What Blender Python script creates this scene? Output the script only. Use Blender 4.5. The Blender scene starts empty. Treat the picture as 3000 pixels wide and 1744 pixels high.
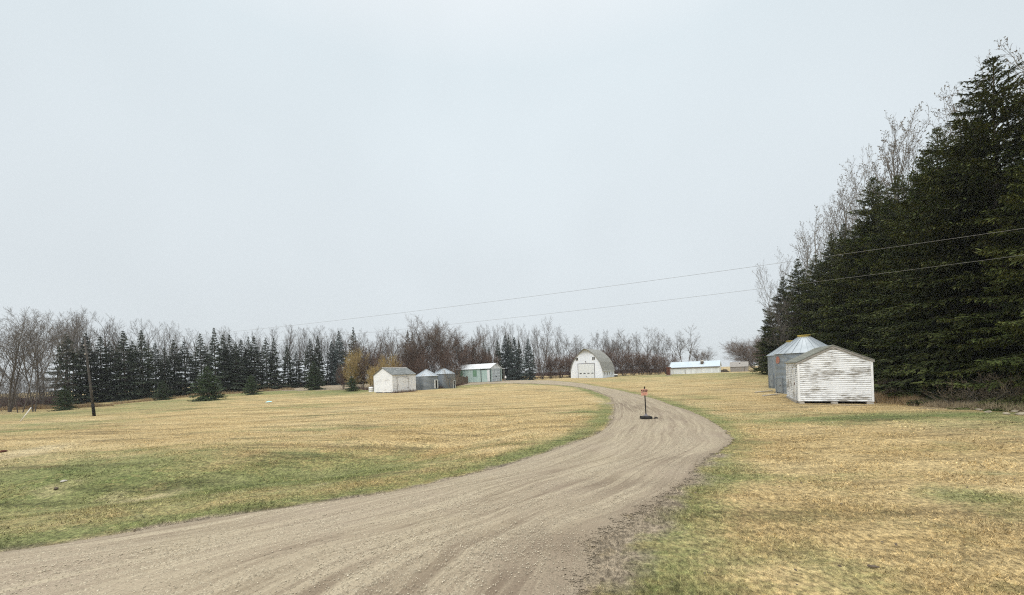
import bpy, math, random
import numpy as np
from mathutils import Vector, Matrix

# ------------------------------------------------------------------ camera, sky, sun, exposure
SC = bpy.context.scene
COL = SC.collection
F = 1127.0; ROLL = math.radians(2.1); EYE = 2.5; HY = 1094.0
cam_d = bpy.data.cameras.new("camera"); cam = bpy.data.objects.new("camera", cam_d); COL.objects.link(cam)
cam_d.sensor_width = 36.0; cam_d.lens = 36.0 * F / 3000.0
cam_d.shift_y = (HY - 872.0) / 3000.0
cam_d.clip_start = 0.05; cam_d.clip_end = 9000.0
cr, sr = math.cos(ROLL), math.sin(ROLL)
cam.matrix_world = Matrix(((cr, sr, 0, 0), (0, 0, -1, 0), (-sr, cr, 0, EYE), (0, 0, 0, 1)))
SC.camera = cam

W = bpy.data.worlds.new("World"); SC.world = W; W.use_nodes = True
nt = W.node_tree; nt.nodes.clear()
SUN_EL, SUN_ROT = math.radians(50), math.radians(205)
sky = nt.nodes.new('ShaderNodeTexSky'); sky.sky_type = 'NISHITA'; sky.sun_disc = False
sky.sun_elevation = SUN_EL; sky.sun_rotation = SUN_ROT; sky.dust_density = 4.0
b1 = nt.nodes.new('ShaderNodeBackground'); b1.inputs[1].default_value = 0.05
tc = nt.nodes.new('ShaderNodeTexCoord'); sx = nt.nodes.new('ShaderNodeSeparateXYZ')
rp = nt.nodes.new('ShaderNodeValToRGB')
els = rp.color_ramp.elements
els[0].position = 0.0; els[0].color = (0.590, 0.634, 0.655, 1)
els[1].position = 1.0; els[1].color = (2.55, 2.56, 2.50, 1)
for p, c in ((0.12, (0.588, 0.634, 0.660, 1)), (0.35, (0.592, 0.645, 0.676, 1)), (0.62, (0.602, 0.668, 0.705, 1)), (0.74, (0.70, 0.74, 0.77, 1))):
    e = els.new(p); e.color = c
nz = nt.nodes.new('ShaderNodeTexNoise'); nz.inputs['Scale'].default_value = 1.6; nz.inputs['Detail'].default_value = 3
mr = nt.nodes.new('ShaderNodeMapRange'); mr.inputs[1].default_value = 0.3; mr.inputs[2].default_value = 0.7; mr.inputs[3].default_value = 0.945; mr.inputs[4].default_value = 1.05
mm = nt.nodes.new('ShaderNodeVectorMath'); mm.operation = 'SCALE'
b2 = nt.nodes.new('ShaderNodeBackground'); b2.inputs[1].default_value = 1.0
mx = nt.nodes.new('ShaderNodeMixShader'); mx.inputs[0].default_value = 0.93
out = nt.nodes.new('ShaderNodeOutputWorld')
L = nt.links.new
L(sky.outputs[0], b1.inputs[0]); L(tc.outputs['Generated'], sx.inputs[0]); L(sx.outputs[2], rp.inputs[0])
L(tc.outputs['Generated'], nz.inputs['Vector']); L(nz.outputs[0], mr.inputs[0]); L(rp.outputs[0], mm.inputs[0]); L(mr.outputs[0], mm.inputs['Scale'])
L(mm.outputs[0], b2.inputs[0]); L(b1.outputs[0], mx.inputs[1]); L(b2.outputs[0], mx.inputs[2]); L(mx.outputs[0], out.inputs[0])

sd = bpy.data.lights.new("sun", 'SUN'); sd.energy = 1.5; sd.angle = math.radians(35); sd.color = (1.0, 0.985, 0.95)
so = bpy.data.objects.new("sun", sd); COL.objects.link(so)
sdir = Vector((math.sin(SUN_ROT) * math.cos(SUN_EL), math.cos(SUN_ROT) * math.cos(SUN_EL), math.sin(SUN_EL)))
so.rotation_euler = sdir.to_track_quat('Z', 'Y').to_euler(); so.location = (0, -30, 60)
vs = SC.view_settings; vs.view_transform = 'Standard'; vs.look = 'None'; vs.exposure = 0.38; vs.gamma = 1.0; vs.use_curve_mapping = False
SC.cycles.use_denoising = False; SC.cycles.use_adaptive_sampling = False; SC.cycles.volume_bounces = 0; SC.cycles.filter_width = 1.15; SC.cycles.max_bounces = 6; SC.cycles.diffuse_bounces = 3; SC.cycles.transparent_max_bounces = 8

# ------------------------------------------------------------------ where the photo's points lie on the land
def ray(x, y):
    u = (x - 1500) / F; v = -(y - HY) / F
    return u * cr + v * sr, -u * sr + v * cr

def gflat(x, y, z=0.0):
    X, Z = ray(x, y); t = (z - EYE) / Z
    return X * t, t

def ratio(x, y=1090):
    return ray(x, y)[0]

CTRL = []
for (px, py, D) in ((1893, 1231, 18.62), (2342, 1183, 23.5), (2556, 1184, 21.9), (2270, 1158, 31.0), (1097, 1152, 60.3), (1151, 1151.5, 58), (1218, 1146, 61.9),
                    (1250, 1142, 65), (1297, 1134, 70), (1437, 1119.6, 80), (1361, 1122, 84), (1673, 1108.7, 106), (1764, 1107.8, 103), (1965, 1097.5, 112), (2107, 1092, 106),
                    (2165, 1089, 118), (2246, 1091, 68), (100, 1205, 50), (276, 1219, 35.1), (57, 1238, 31), (195, 1188, 60), (480, 1165, 74), (800, 1140, 90),
                    (1000, 1128, 96), (600, 1172, 60), (2600, 1165, 25)):
    X, Z = ray(px, py); CTRL.append((X * D, D, EYE + Z * D))
CTRL += [(0, 5, 0), (-8, 6, 0), (6, 10, 0), (14, 10, 0.0), (-15, 14, 0), (-12, 25, 0.0), (2, 25, 0.0), (-60, 20, -.2), (40, 8, 0), (0, -15, 0), (30, -15, 0), (-30, -15, 0), (0, 150, .6),
         (100, 150, .5), (-100, 150, .8), (120, 60, .6), (-140, 60, 0.2), (0, 300, .3), (250, 200, .3), (-250, 200, .3), (0, -200, 0)]
CTRL = np.array(CTRL)

def idw(X, Y):
    X = np.asarray(X, float); Y = np.asarray(Y, float)
    num = np.zeros(X.shape); den = np.zeros(X.shape)
    for cx, cy, cz in CTRL:
        w = 1.0 / ((X - cx) ** 2 + (Y - cy) ** 2 + 20.0) ** 1.6
        num += w * cz; den += w
    return num / den

def gpt(x, y, fn=idw):
    X, Z = ray(x, y); z = 0.0
    t = 10.0
    for _ in range(25):
        t2 = min((z - EYE) / Z, 400.0) if Z < -1e-4 else 400.0
        t = .5 * t + .5 * t2; z = float(fn(X * t, t))
    return X * t, t

LEFT = [(0, 1620), (101, 1608), (227, 1586), (365, 1564), (527, 1533), (710, 1511), (852, 1491), (1000, 1470), (1122, 1452), (1284, 1416), (1454, 1379), (1608, 1326),
        (1750, 1276), (1795, 1239), (1803, 1200), (1794, 1167), (1750, 1147), (1694, 1135), (1650, 1129), (1560, 1124.5), (1480, 1123.5)]
RIGHT = [(1710, 1744), (1689, 1697), (1669, 1616), (1791, 1555), (1892, 1486), (1973, 1442), (2012, 1410), (2040, 1369), (2081, 1332), (2134, 1304), (2150, 1288),
         (2122, 1259), (2061, 1223), (2000, 1196), (1950, 1180), (1900, 1164), (1833, 1147), (1767, 1135), (1711, 1125), (1640, 1117.5), (1540, 1114.5), (1480, 1115.5)]
LXY = [(-60, -6), (-30, -.5), (-16, 3.6), (-11, 5.1)] + [gpt(*p) for p in LEFT]
RXY = [(-60, -14), (-30, -8), (-16, -4.5), (-8, -2.2), (-3, -.6), (0.0, 1.6), (.55, 3.0)] + [gpt(*p) for p in RIGHT]
LXY += [(LXY[-1][0] - 8, LXY[-1][1] + 1)]; RXY += [(RXY[-1][0] - 8, RXY[-1][1] + 1)]

def resample(P, n):
    P = np.array(P); s = np.r_[0, np.cumsum(np.hypot(*np.diff(P, axis=0).T))]
    t = np.linspace(0, s[-1], 400); Q = np.c_[np.interp(t, s, P[:, 0]), np.interp(t, s, P[:, 1])]
    for _ in range(3):
        Q[1:-1] = .25 * Q[:-2] + .5 * Q[1:-1] + .25 * Q[2:]
    u = np.linspace(0, 399, n); i = np.arange(400)
    return np.c_[np.interp(u, i, Q[:, 0]), np.interp(u, i, Q[:, 1])]

def polydist(X, Y, P):
    """distance to polyline and side (positive = to the left of its direction)"""
    X = np.asarray(X, float); Y = np.asarray(Y, float)
    best = np.full(X.shape, 1e9); side = np.zeros(X.shape)
    for (ax, ay), (bx, by) in zip(P[:-1], P[1:]):
        dx, dy = bx - ax, by - ay; l2 = dx * dx + dy * dy + 1e-9
        t = np.clip(((X - ax) * dx + (Y - ay) * dy) / l2, 0, 1)
        ex = X - ax - t * dx; ey = Y - ay - t * dy
        d = ex * ex + ey * ey; m = d < best
        best = np.where(m, d, best); side = np.where(m, np.sign(dx * ey - dy * ex), side)
    return np.sqrt(best), side

LP = resample(LXY, 90); RP = resample(RXY, 90)

def sstep(a, b, x):
    t = np.clip((x - a) / (b - a), 0, 1); return t * t * (3 - 2 * t)

def hgt(X, Y):
    X = np.asarray(X, float); Y = np.asarray(Y, float)
    z = idw(X, Y)
    d, s = polydist(X, Y, LP[::2])
    m = (s > 0) & (X < 2)
    ditch = .42 * np.exp(-((d - 4.6) / 2.0) ** 2) * sstep(1.5, -4, X) * sstep(60, 30, -X)
    z = z - np.where(m, ditch, 0)
    far = sstep(3, 20, np.hypot(X, Y))
    z = z + far * (.05 * np.sin(X * .31 + Y * .17) * np.sin(Y * .23 - X * .11) + .02 * np.sin(X * .9 + 1) * np.sin(Y * .8))
    return z

def H1(x, y): return float(hgt(np.array([x]), np.array([y]))[0])

# colour zones of the lawn: (centre px, py, half width px, half height px, strength)
GREEN = [(250, 1395, 440, 78, 1.15), (700, 1380, 360, 66, 1.25), (1060, 1348, 240, 46, 1.15), (40, 1430, 260, 55, .8), (120, 1255, 200, 22, .5), (200, 1208, 330, 12, .8),
         (480, 1178, 240, 8, .7), (800, 1150, 300, 7, .9), (1020, 1147, 120, 9, 1.1), (880, 1192, 90, 7, .6), (470, 1208, 70, 7, .5), (400, 1465, 160, 14, .7), (750, 1475, 300, 16, .6),
         (2650, 1222, 420, 16, 1.0), (2950, 1230, 200, 22, .8), (2300, 1212, 170, 9, .4), (2860, 1455, 130, 30, .7), (2930, 1490, 120, 24, .5), (2740, 1310, 150, 14, .45),
         (2020, 1490, 120, 70, .8), (1940, 1600, 150, 70, .7), (1830, 1680, 180, 70, .7), (2420, 1640, 140, 30, .4), (2250, 1500, 150, 20, .3), (2000, 1100, 160, 6, .8),
         (2160, 1094, 160, 5, .8), (1400, 1128, 110, 6, .7), (1800, 1112, 90, 4, .5), (1740, 1214, 50, 22, .6), (2060, 1165, 70, 8, .5), (2330, 1250, 150, 8, .35), (2700, 1600, 120, 25, .3)]
PALE = [(40, 1330, 90, 26, 1.0), (1760, 1175, 40, 12, .6), (60, 1415, 120, 12, .5), (450, 1410, 150, 22, .45), (700, 1425, 180, 18, .4)]
BARE = [(1830, 1190, 36, 13, 1.0), (1720, 1720, 90, 40, .7), (1600, 1740, 160, 40, .7), (1850, 1560, 70, 25, .6), (1950, 1500, 60, 22, .5), (2480, 1187, 90, 5, .6), (2880, 1195, 160, 12, .6)]

MUD = [(1480, 1725, 300, 40, 1.2), (1050, 1738, 260, 22, .9), (2000, 1345, 150, 14, 1.0), (1800, 1425, 160, 14, 1.0), (1840, 1190, 60, 16, 1.1), (1640, 1600, 130, 30, .9), (1900, 1490, 90, 22, .9), (1950, 1230, 60, 8, .7)]

def world_blobs(B):
    R = []
    for (px, py, rx, ry, s) in B:
        x, y = gpt(px, py); x0, y0 = gpt(px, py + ry); x1, y1 = gpt(px, py - ry)
        R.append((x, y, rx / F * y, max(.5, abs(y1 - y0) / 2), s))
    return R
GB, PB, BB = world_blobs(GREEN), world_blobs(PALE), world_blobs(BARE)

def zone(X, Y):
    def acc(B):
        a = np.zeros(X.shape)
        for x, y, rx, ry, s in B:
            a = np.maximum(a, s * np.exp(-.75 * (((X - x) / rx) ** 2 + ((Y - y) / ry) ** 2)))
        return a
    g = acc(GB); p = acc(PB); b = acc(BB)
    d, s = polydist(X, Y, LP[::2]); d2, s2 = polydist(X, Y, RP[::2])
    wob = .35 * np.sin(X * 1.7 + Y * .6) + .25 * np.sin(Y * 2.3 - X)
    g = np.maximum(g, np.where(s > 0, .95 * np.exp(-((d - .5) / (.8 + .35 * wob)) ** 2), 0))
    g = np.maximum(g, np.where(s2 < 0, .80 * np.exp(-((d2 - .2) / (1.0 + .6 * wob)) ** 2), 0))
    b = np.maximum(b, np.where(s > 0, .75 * np.exp(-(d / .28) ** 2), 0))
    inside = (s < 0) & (s2 > 0)
    b = np.where(inside, .85, b)
    b = np.maximum(b, np.where((s2 < 0) & (Y < 11), .7 * np.exp(-(d2 / .55) ** 2), 0))
    return g, p, b

# ------------------------------------------------------------------ materials
def newmat(name):
    m = bpy.data.materials.new(name); m.use_nodes = True
    n = m.node_tree; n.nodes.clear()
    o = n.nodes.new('ShaderNodeOutputMaterial'); p = n.nodes.new('ShaderNodeBsdfPrincipled')
    n.links.new(p.outputs[0], o.inputs[0]); p.inputs['Roughness'].default_value = .85
    if 'Specular IOR Level' in p.inputs: p.inputs['Specular IOR Level'].default_value = .25
    return m, n, p

class NB:
    """small helper to wire nodes"""
    def __init__(s, n): s.n = n
    def node(s, t, **kw):
        x = s.n.nodes.new('ShaderNode' + t)
        for k, v in kw.items(): setattr(x, k, v)
        return x
    def link(s, a, b): s.n.links.new(a, b)
    def pos(s): return s.node('NewGeometry').outputs['Position']
    def obj(s): return s.node('TexCoord').outputs['Object']
    def scaled(s, v, sc):
        m = s.node('Mapping'); m.inputs['Scale'].default_value = sc; s.link(v, m.inputs['Vector']); return m.outputs[0]
    def noise(s, v, scale, detail=3, rough=.55):
        x = s.node('TexNoise'); x.inputs['Scale'].default_value = scale; x.inputs['Detail'].default_value = detail; x.inputs['Roughness'].default_value = rough
        s.link(v, x.inputs['Vector']); return x.outputs[0]
    def rng(s, v, a, b, c=0., d=1.):
        x = s.node('MapRange'); x.inputs[1].default_value = a; x.inputs[2].default_value = b; x.inputs[3].default_value = c; x.inputs[4].default_value = d
        s.link(v, x.inputs[0]); return x.outputs[0]
    def math(s, op, a, b=0., c=None):
        x = s.node('Math', operation=op)
        for i, v in enumerate((a, b) if c is None else (a, b, c)):
            if isinstance(v, (int, float)): x.inputs[i].default_value = v
            else: s.link(v, x.inputs[i])
        return x.outputs[0]
    def mix(s, f, a, b):
        x = s.node('Mix', data_type='RGBA')
        if isinstance(f, (int, float)): x.inputs[0].default_value = f
        else: s.link(f, x.inputs[0])
        for i, v in ((6, a), (7, b)):
            if isinstance(v, tuple): x.inputs[i].default_value = v + (1,)
            else: s.link(v, x.inputs[i])
        return x.outputs[2]
    def scale(s, c, f):
        x = s.node('VectorMath', operation='SCALE'); s.link(c, x.inputs[0])
        if isinstance(f, (int, float)): x.inputs['Scale'].default_value = f
        else: s.link(f, x.inputs['Scale'])
        return x.outputs[0]
    def bump(s, h, strength, dist, p):
        x = s.node('Bump'); x.inputs['Strength'].default_value = strength; x.inputs['Distance'].default_value = dist
        s.link(h, x.inputs['Height']); s.link(x.outputs[0], p.inputs['Normal'])
    def attr(s, name): return s.node('Attribute', attribute_name=name)

STRAW = (.540, .410, .204); STRAW2 = (.405, .292, .132); GRN = (.122, .168, .050); GRN2 = (.240, .245, .100); PALEC = (.560, .455, .262); SOIL = (.315, .258, .185)

def grass_colour(b, seedrand=None):
    P = b.pos()
    z = b.attr('zone'); sp = b.node('SeparateColor'); b.link(z.outputs['Color'], sp.inputs[0])
    big = b.noise(P, .12, 4); mid = b.noise(P, .9, 4, .6); fine = b.noise(P, 7.0, 4, .7)
    streak = b.noise(b.scaled(P, (.10, .60, .3)), 1.0, 5, .68); rows = b.noise(b.scaled(P, (.05, .34, .2)), 1.0, 5, .7)
    straw = b.mix(b.rng(streak, .40, .60), STRAW2, STRAW)
    straw = b.mix(b.rng(big, .45, .75, 0, .55), straw, PALEC)
    grn = b.mix(b.rng(mid, .35, .65), GRN, GRN2)
    gf = b.math('ADD', sp.outputs[0], b.rng(mid, .3, .7, -.35, .35))
    gf = b.math('ADD', gf, b.rng(big, .3, .7, -.25, .25))
    gf = b.math('ADD', gf, b.rng(fine, .3, .7, -.22, .22))
    gf = b.math('ADD', gf, b.rng(rows, .53, .66, 0, .5))
    gf = b.rng(gf, .12, 1.0, 0, .92)
    c = b.mix(gf, straw, grn)
    pf = b.rng(b.math('ADD', sp.outputs[1], b.rng(mid, .3, .7, -.25, .25)), .25, .8)
    c = b.mix(pf, c, PALEC)
    bf = b.rng(b.math('ADD', sp.outputs[2], b.rng(mid, .3, .7, -.4, .4)), .3, .75)
    c = b.mix(bf, c, SOIL)
    tuft = b.noise(b.scaled(P, (1.0, .75, .3)), 15.0, 3, .7); tuft2 = b.noise(b.scaled(P, (.8, 1.0, .3)), 4.6, 4, .75)
    pit = b.rng(tuft, .36, .60, .48, 1.22)
    k2 = b.rng(tuft2, .34, .64, .66, 1.16)
    c = b.scale(c, b.math('MULTIPLY', pit, k2))
    return c, fine, mid, P

def mat_ground():
    m, n, p = newmat('lawn_ground'); b = NB(n)
    c, fine, mid, P = grass_colour(b)
    vf = b.noise(b.scaled(P, (1, 1, .2)), 26.0, 3, .75)
    vs_ = b.noise(b.scaled(P, (.7, .9, .2)), 3.2, 5, .78)
    dk = b.rng(b.noise(b.scaled(P, (.16, .9, .2)), 1.0, 6, .75), .50, .63, 1.06, .56)
    k = b.math('MULTIPLY', b.rng(vf, .3, .7, .80, 1.2), dk)
    c = b.scale(c, k)
    n.links.new(c, p.inputs['Base Color'])
    b.bump(b.math('ADD', vf, b.math('MULTIPLY', vs_, 2.0)), .9, .05, p); p.inputs['Roughness'].default_value = 1
    return m

def mat_blade(bright=1.0):
    m, n, p = newmat('grass_blade'); b = NB(n)
    c, fine, mid, P = grass_colour(b)
    r = b.attr('rnd')
    c = b.scale(c, b.rng(b.math('POWER', r.outputs['Fac'], 1.6), 0, 1, .62 * bright, 1.85 * bright))
    n.links.new(c, p.inputs['Base Color']); p.inputs['Roughness'].default_value = .9
    return m

def mat_gravel():
    m, n, p = newmat('gravel'); b = NB(n); P = b.pos()
    a = b.attr('track'); sp = b.node('SeparateColor'); b.link(a.outputs['Color'], sp.inputs[0])
    warp = b.math('MULTIPLY', b.math('SUBTRACT', b.noise(b.scaled(P, (.22, .22, .22)), 1.0, 3, .5), .5), .16)
    tw = b.math('ADD', sp.outputs[0], warp)
    def along(fx, fy):
        cv = b.node('CombineXYZ'); b.link(b.math('MULTIPLY', tw, fx), cv.inputs[0]); b.link(b.math('MULTIPLY', sp.outputs[1], fy), cv.inputs[1]); return cv.outputs[0]
    tr = b.noise(along(17.0, 16.0), 1.0, 6, .66); tr2 = b.noise(along(46.0, 30.0), 1.0, 4, .6)
    mid = b.noise(P, 1.3, 4, .6); big = b.noise(P, .35, 3)
    vo = b.node('TexVoronoi'); vo.inputs['Scale'].default_value = 42; b.link(P, vo.inputs['Vector'])
    sc = b.node('SeparateColor'); b.link(vo.outputs['Color'], sc.inputs[0])
    fines = b.mix(b.rng(tr, .34, .64), (.225, .180, .120), (.350, .290, .200))
    fines = b.mix(b.rng(big, .35, .7, 0, .6), fines, (.300, .240, .186))
    fines = b.mix(b.rng(tr2, .45, .68, 0, .75), fines, (.435, .370, .262))
    fines = b.mix(b.rng(b.noise(along(60.0, 9.0), 1.0, 4, .7), .56, .68, 0, .65), fines, (.190, .148, .104))
    stone = b.mix(sc.outputs[0], (.25, .205, .14), (.60, .52, .38))
    stf = b.rng(b.math('ADD', b.math('ADD', sc.outputs[1], b.rng(tr, .3, .7, -.42, .32)), b.rng(mid, .3, .7, -.25, .2)), .62, .9)
    c = b.mix(b.math('MULTIPLY', stf, .8), fines, stone)
    mud = b.rng(b.math('ADD', tr, b.rng(mid, .3, .7, -.10, .10)), .43, .30)
    wet = b.attr('mud').outputs['Fac']
    mud = b.math('MAXIMUM', mud, b.math('MULTIPLY', wet, b.rng(b.math('ADD', tr, b.rng(tr2, .3, .7, -.12, .12)), .62, .40)))
    c = b.mix(b.math('MULTIPLY', mud, .58), c, (.160, .120, .084))
    edge = b.rng(b.math('ADD', sp.outputs[2], b.rng(mid, .3, .7, -.14, .14)), .02, .26, 1, 0)
    edge = b.math('ADD', edge, b.math('MULTIPLY', a.outputs['Alpha'], b.rng(mid, .4, .6, .0, .6)))
    c = b.mix(b.rng(edge, 0, 1, 0, .70), c, (.250, .200, .145))
    c = b.scale(c, b.rng(b.noise(P, 40, 3, .8), .3, .7, .76, 1.2))
    n.links.new(c, p.inputs['Base Color']); p.inputs['Roughness'].default_value = .95
    b.bump(b.math('ADD', b.math('MULTIPLY', b.math('MULTIPLY', vo.outputs['Distance'], stf), -1.0), b.math('MULTIPLY', tr, 2.6)), .8, .03, p)
    # ragged edge: bits of gravel thin out over the grass below
    rag = b.math('ADD', b.rng(b.noise(P, 3.0, 5, .75), .25, .75, -.075, .075), b.rng(b.noise(P, 30.0, 3, .8), .25, .75, -.05, .05))
    soft = b.math('MULTIPLY', b.math('MULTIPLY', a.outputs['Alpha'], .16), b.math('ADD', b.rng(b.noise(P, 1.1, 3, .6), .3, .7, -.26, .22), b.rng(b.noise(P, 19.0, 5, .85), .25, .75, -.40, .40)))
    cut = b.math('GREATER_THAN', b.math('ADD', sp.outputs[2], b.math('ADD', rag, soft)), .055)
    t = b.node('BsdfTransparent'); mxs = b.node('MixShader'); o = [x for x in n.nodes if x.type == 'OUTPUT_MATERIAL'][0]
    b.link(cut, mxs.inputs[0]); b.link(t.outputs[0], mxs.inputs[1]); b.link(p.outputs[0], mxs.inputs[2]); b.link(mxs.outputs[0], o.inputs[0])
    return m

def mat_simple(name, c1, c2=None, scale=4.0, stretch=(1, 1, 1), rough=.85, metal=0.0, bump=0.0, lo=.35, hi=.65, detail=4, world=False):
    m, n, p = newmat(name); b = NB(n)
    v = b.pos() if world else b.obj()
    if c2 is not None:
        nz = b.noise(b.scaled(v, stretch), scale, detail, .6)
        n.links.new(b.mix(b.rng(nz, lo, hi), c1, c2), p.inputs['Base Color'])
        if bump: b.bump(nz, bump, .02, p)
    else:
        p.inputs['Base Color'].default_value = c1 + (1,)
    p.inputs['Roughness'].default_value = rough; p.inputs['Metallic'].default_value = metal
    return m

def mat_peeling(name, white, wood, amount, lines=0.0, scale=3.0, seed=0.0, z0=0.0, joint=.8):
    """white paint flaking off horizontal boards; lines > 0 adds board joints of that spacing"""
    m, n, p = newmat(name); b = NB(n); v = b.obj()
    mp = b.node('Mapping'); mp.inputs['Location'].default_value = (seed, seed * 1.7, seed * .6); mp.inputs['Scale'].default_value = (.55, .55, 4.6); b.link(v, mp.inputs['Vector'])
    n1 = b.noise(mp.outputs[0], scale, 6, .72)
    n2 = b.noise(b.scaled(v, (1, 1, 1.8)), .8, 4, .6)
    f = b.rng(b.math('ADD', n1, b.rng(n2, .3, .7, -.17, .17)), .60 - amount, .75 - amount)
    wv = b.noise(b.scaled(v, (1, 1, 3)), 9, 4, .7)
    wcol = b.scale(b.mix(.0, white, white), b.rng(wv, .3, .7, .90, 1.02))
    wood2 = b.mix(b.rng(wv, .35, .65), wood, (wood[0] * 1.7, wood[1] * 1.65, wood[2] * 1.55))
    c = b.mix(f, wcol, wood2)
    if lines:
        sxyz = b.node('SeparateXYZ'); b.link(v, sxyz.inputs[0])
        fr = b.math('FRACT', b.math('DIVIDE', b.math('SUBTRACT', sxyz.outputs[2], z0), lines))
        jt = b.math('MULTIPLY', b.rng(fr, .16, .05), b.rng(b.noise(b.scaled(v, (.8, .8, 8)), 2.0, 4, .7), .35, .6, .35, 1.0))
        c = b.mix(b.math('MULTIPLY', jt, joint), c, (wood[0] * 1.1, wood[1] * 1.1, wood[2] * 1.1))  # worn wood tint on lower board edges, also painting in the lap shadow lines
    n.links.new(c, p.inputs['Base Color']); p.inputs['Roughness'].default_value = .8
    return m

def mat_shingle(name, c1, c2, row=.16):
    m, n, p = newmat(name); b = NB(n); v = b.obj()
    br = b.node('TexBrick'); br.inputs['Scale'].default_value = 1.0; br.inputs['Brick Width'].default_value = .3; br.inputs['Row Height'].default_value = row
    br.inputs['Mortar Size'].default_value = .012; br.inputs['Color1'].default_value = c1 + (1,); br.inputs['Color2'].default_value = c2 + (1,); br.inputs['Mortar'].default_value = tuple(x * .55 for x in c1) + (1,)
    sxyz = b.node('SeparateXYZ'); b.link(v, sxyz.inputs[0]); cx = b.node('CombineXYZ'); b.link(sxyz.outputs[1], cx.inputs[0]); b.link(b.math('MULTIPLY', sxyz.outputs[2], 1.4), cx.inputs[1])
    b.link(cx.outputs[0], br.inputs['Vector'])
    nz = b.noise(v, 2.2, 5, .7)
    n.links.new(b.scale(br.outputs[0], b.rng(nz, .3, .7, .68, 1.3)), p.inputs['Base Color'])
    b.bump(br.outputs['Fac'], -.5, .02, p); p.inputs['Roughness'].default_value = .95
    return m

def mat_foliage(name, c1, c2, c3, scale=1.3):
    m, n, p = newmat(name); b = NB(n); P = b.pos()
    oi = b.node('ObjectInfo')
    n1 = b.noise(P, scale, 3, .6); n2 = b.noise(P, scale * 6, 2, .6)
    c = b.mix(b.rng(n1, .38, .62), c1, c2)
    c = b.mix(b.rng(n2, .56, .74, 0, .8), c, c3)
    c = b.scale(c, b.rng(oi.outputs['Random'], 0, 1, .82, 1.25))
    n.links.new(c, p.inputs['Base Color']); p.inputs['Roughness'].default_value = .7
    return m

M = {}
M['ground'] = mat_ground(); M['blade'] = mat_blade(); M['gravel'] = mat_gravel()
M['pebble'] = mat_simple('pebble', (.32, .27, .195), (.64, .565, .43), 9.0, world=True, rough=.9)
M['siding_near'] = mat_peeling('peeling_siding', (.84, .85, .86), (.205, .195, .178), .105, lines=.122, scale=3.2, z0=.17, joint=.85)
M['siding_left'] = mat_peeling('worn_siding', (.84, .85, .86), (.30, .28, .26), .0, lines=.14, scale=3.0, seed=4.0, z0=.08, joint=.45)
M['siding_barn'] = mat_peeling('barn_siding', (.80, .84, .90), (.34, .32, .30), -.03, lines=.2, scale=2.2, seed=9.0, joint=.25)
M['siding_long'] = mat_simple('cream_siding', (.77, .795, .80), (.60, .61, .60), 1.1, (1, 1, .25), bump=.1)
M['white_paint'] = mat_simple('white_paint', (.84, .85, .86), (.70, .70, .69), 3.0)
M['grey_wood'] = mat_simple('weathered_wood', (.20, .185, .165), (.36, .335, .31), 3.0, (1, 1, 6), bump=.3)
M['brown_wood'] = mat_simple('rotten_wood', (.070, .052, .038), (.14, .11, .08), 3.0, (4, 4, .6), bump=.3)
M['dark_opening'] = mat_simple('dark_opening', (.012, .011, .010), rough=.6)
M['shingle_near'] = mat_shingle('mossy_shingle', (.165, .170, .140), (.225, .225, .195))
M['shingle_left'] = mat_shingle('grey_shingle', (.150, .160, .155), (.230, .240, .235))
M['shingle_barn'] = mat_shingle('barn_shingle', (.235, .235, .215), (.285, .280, .255), .3)
M['galv'] = mat_simple('galvanised_steel', (.235, .275, .315), (.330, .365, .395), 1.4, (1, 1, .5), rough=.5, metal=.35)
M['galv_old'] = mat_simple('old_galvanised_steel', (.150, .172, .192), (.255, .278, .300), 1.2, (1, 1, .4), rough=.55, metal=.3)
M['galv_roof'] = mat_simple('pale_steel_roof', (.34, .375, .40), (.43, .465, .49), 1.2, rough=.4, metal=.35)
M['galv_roof_old'] = mat_simple('rusty_steel_roof', (.40, .44, .475), (.33, .30, .27), 1.7, rough=.5, metal=.25, lo=.5, hi=.72)
M['yellow'] = mat_simple('yellow_paint', (.52, .40, .10), (.40, .30, .08), 6.0)
M['emblem'] = mat_simple('red_emblem', (.42, .12, .07), (.36, .24, .20), 10.0)
M['teal'] = mat_simple('teal_sheet', (.36, .485, .45), (.46, .565, .53), .9, (2.2, 2.2, .3), rough=.6)
M['green_panel'] = mat_simple('green_panel', (.15, .28, .185), (.19, .32, .22), 2.0, rough=.6)
M['white_roof'] = mat_simple('white_metal_roof', (.68, .70, .71), (.58, .60, .61), 1.0, rough=.5)
M['blue_roof'] = mat_simple('pale_blue_roof', (.43, .50, .54), (.49, .55, .59), .7, rough=.5)
M['door_blue'] = mat_simple('pale_blue_door', (.54, .61, .65), (.60, .66, .69), 1.5, rough=.55)
M['door_white'] = mat_simple('overhead_door', (.66, .69, .71), (.71, .74, .75), 1.0, rough=.5)
M['black_paint'] = mat_simple('black_paint', (.012, .011, .010), (.02, .018, .016), 6.0, rough=.6)
M['rubber'] = mat_simple('black_rubber', (.018, .016, .015), (.03, .027, .026), 9.0, rough=.8)
M['hub_grey'] = mat_simple('grey_plastic', (.15, .14, .15), (.2, .19, .2), 6.0, rough=.7)
M['orange'] = mat_simple('orange_sign', (.56, .26, .17), (.62, .38, .29), 3.0, rough=.6)
M['ink'] = mat_simple('black_ink', (.03, .012, .008), rough=.7)
M['ink_red'] = mat_simple('faded_red_ink', (.45, .10, .05), rough=.7)
M['rust'] = mat_simple('rust', (.085, .028, .018), (.13, .055, .032), 4.0, rough=.9)
M['concrete'] = mat_simple('concrete', (.34, .31, .27), (.46, .43, .38), 5.0, bump=.2)
M['rock'] = mat_simple('field_stone', (.22, .185, .135), (.42, .365, .275), 3.0, bump=.4, world=True)
M['pole'] = mat_simple('weathered_pole', (.050, .045, .041), (.090, .083, .076), 3.0, (3, 3, .5), bump=.3)
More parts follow.
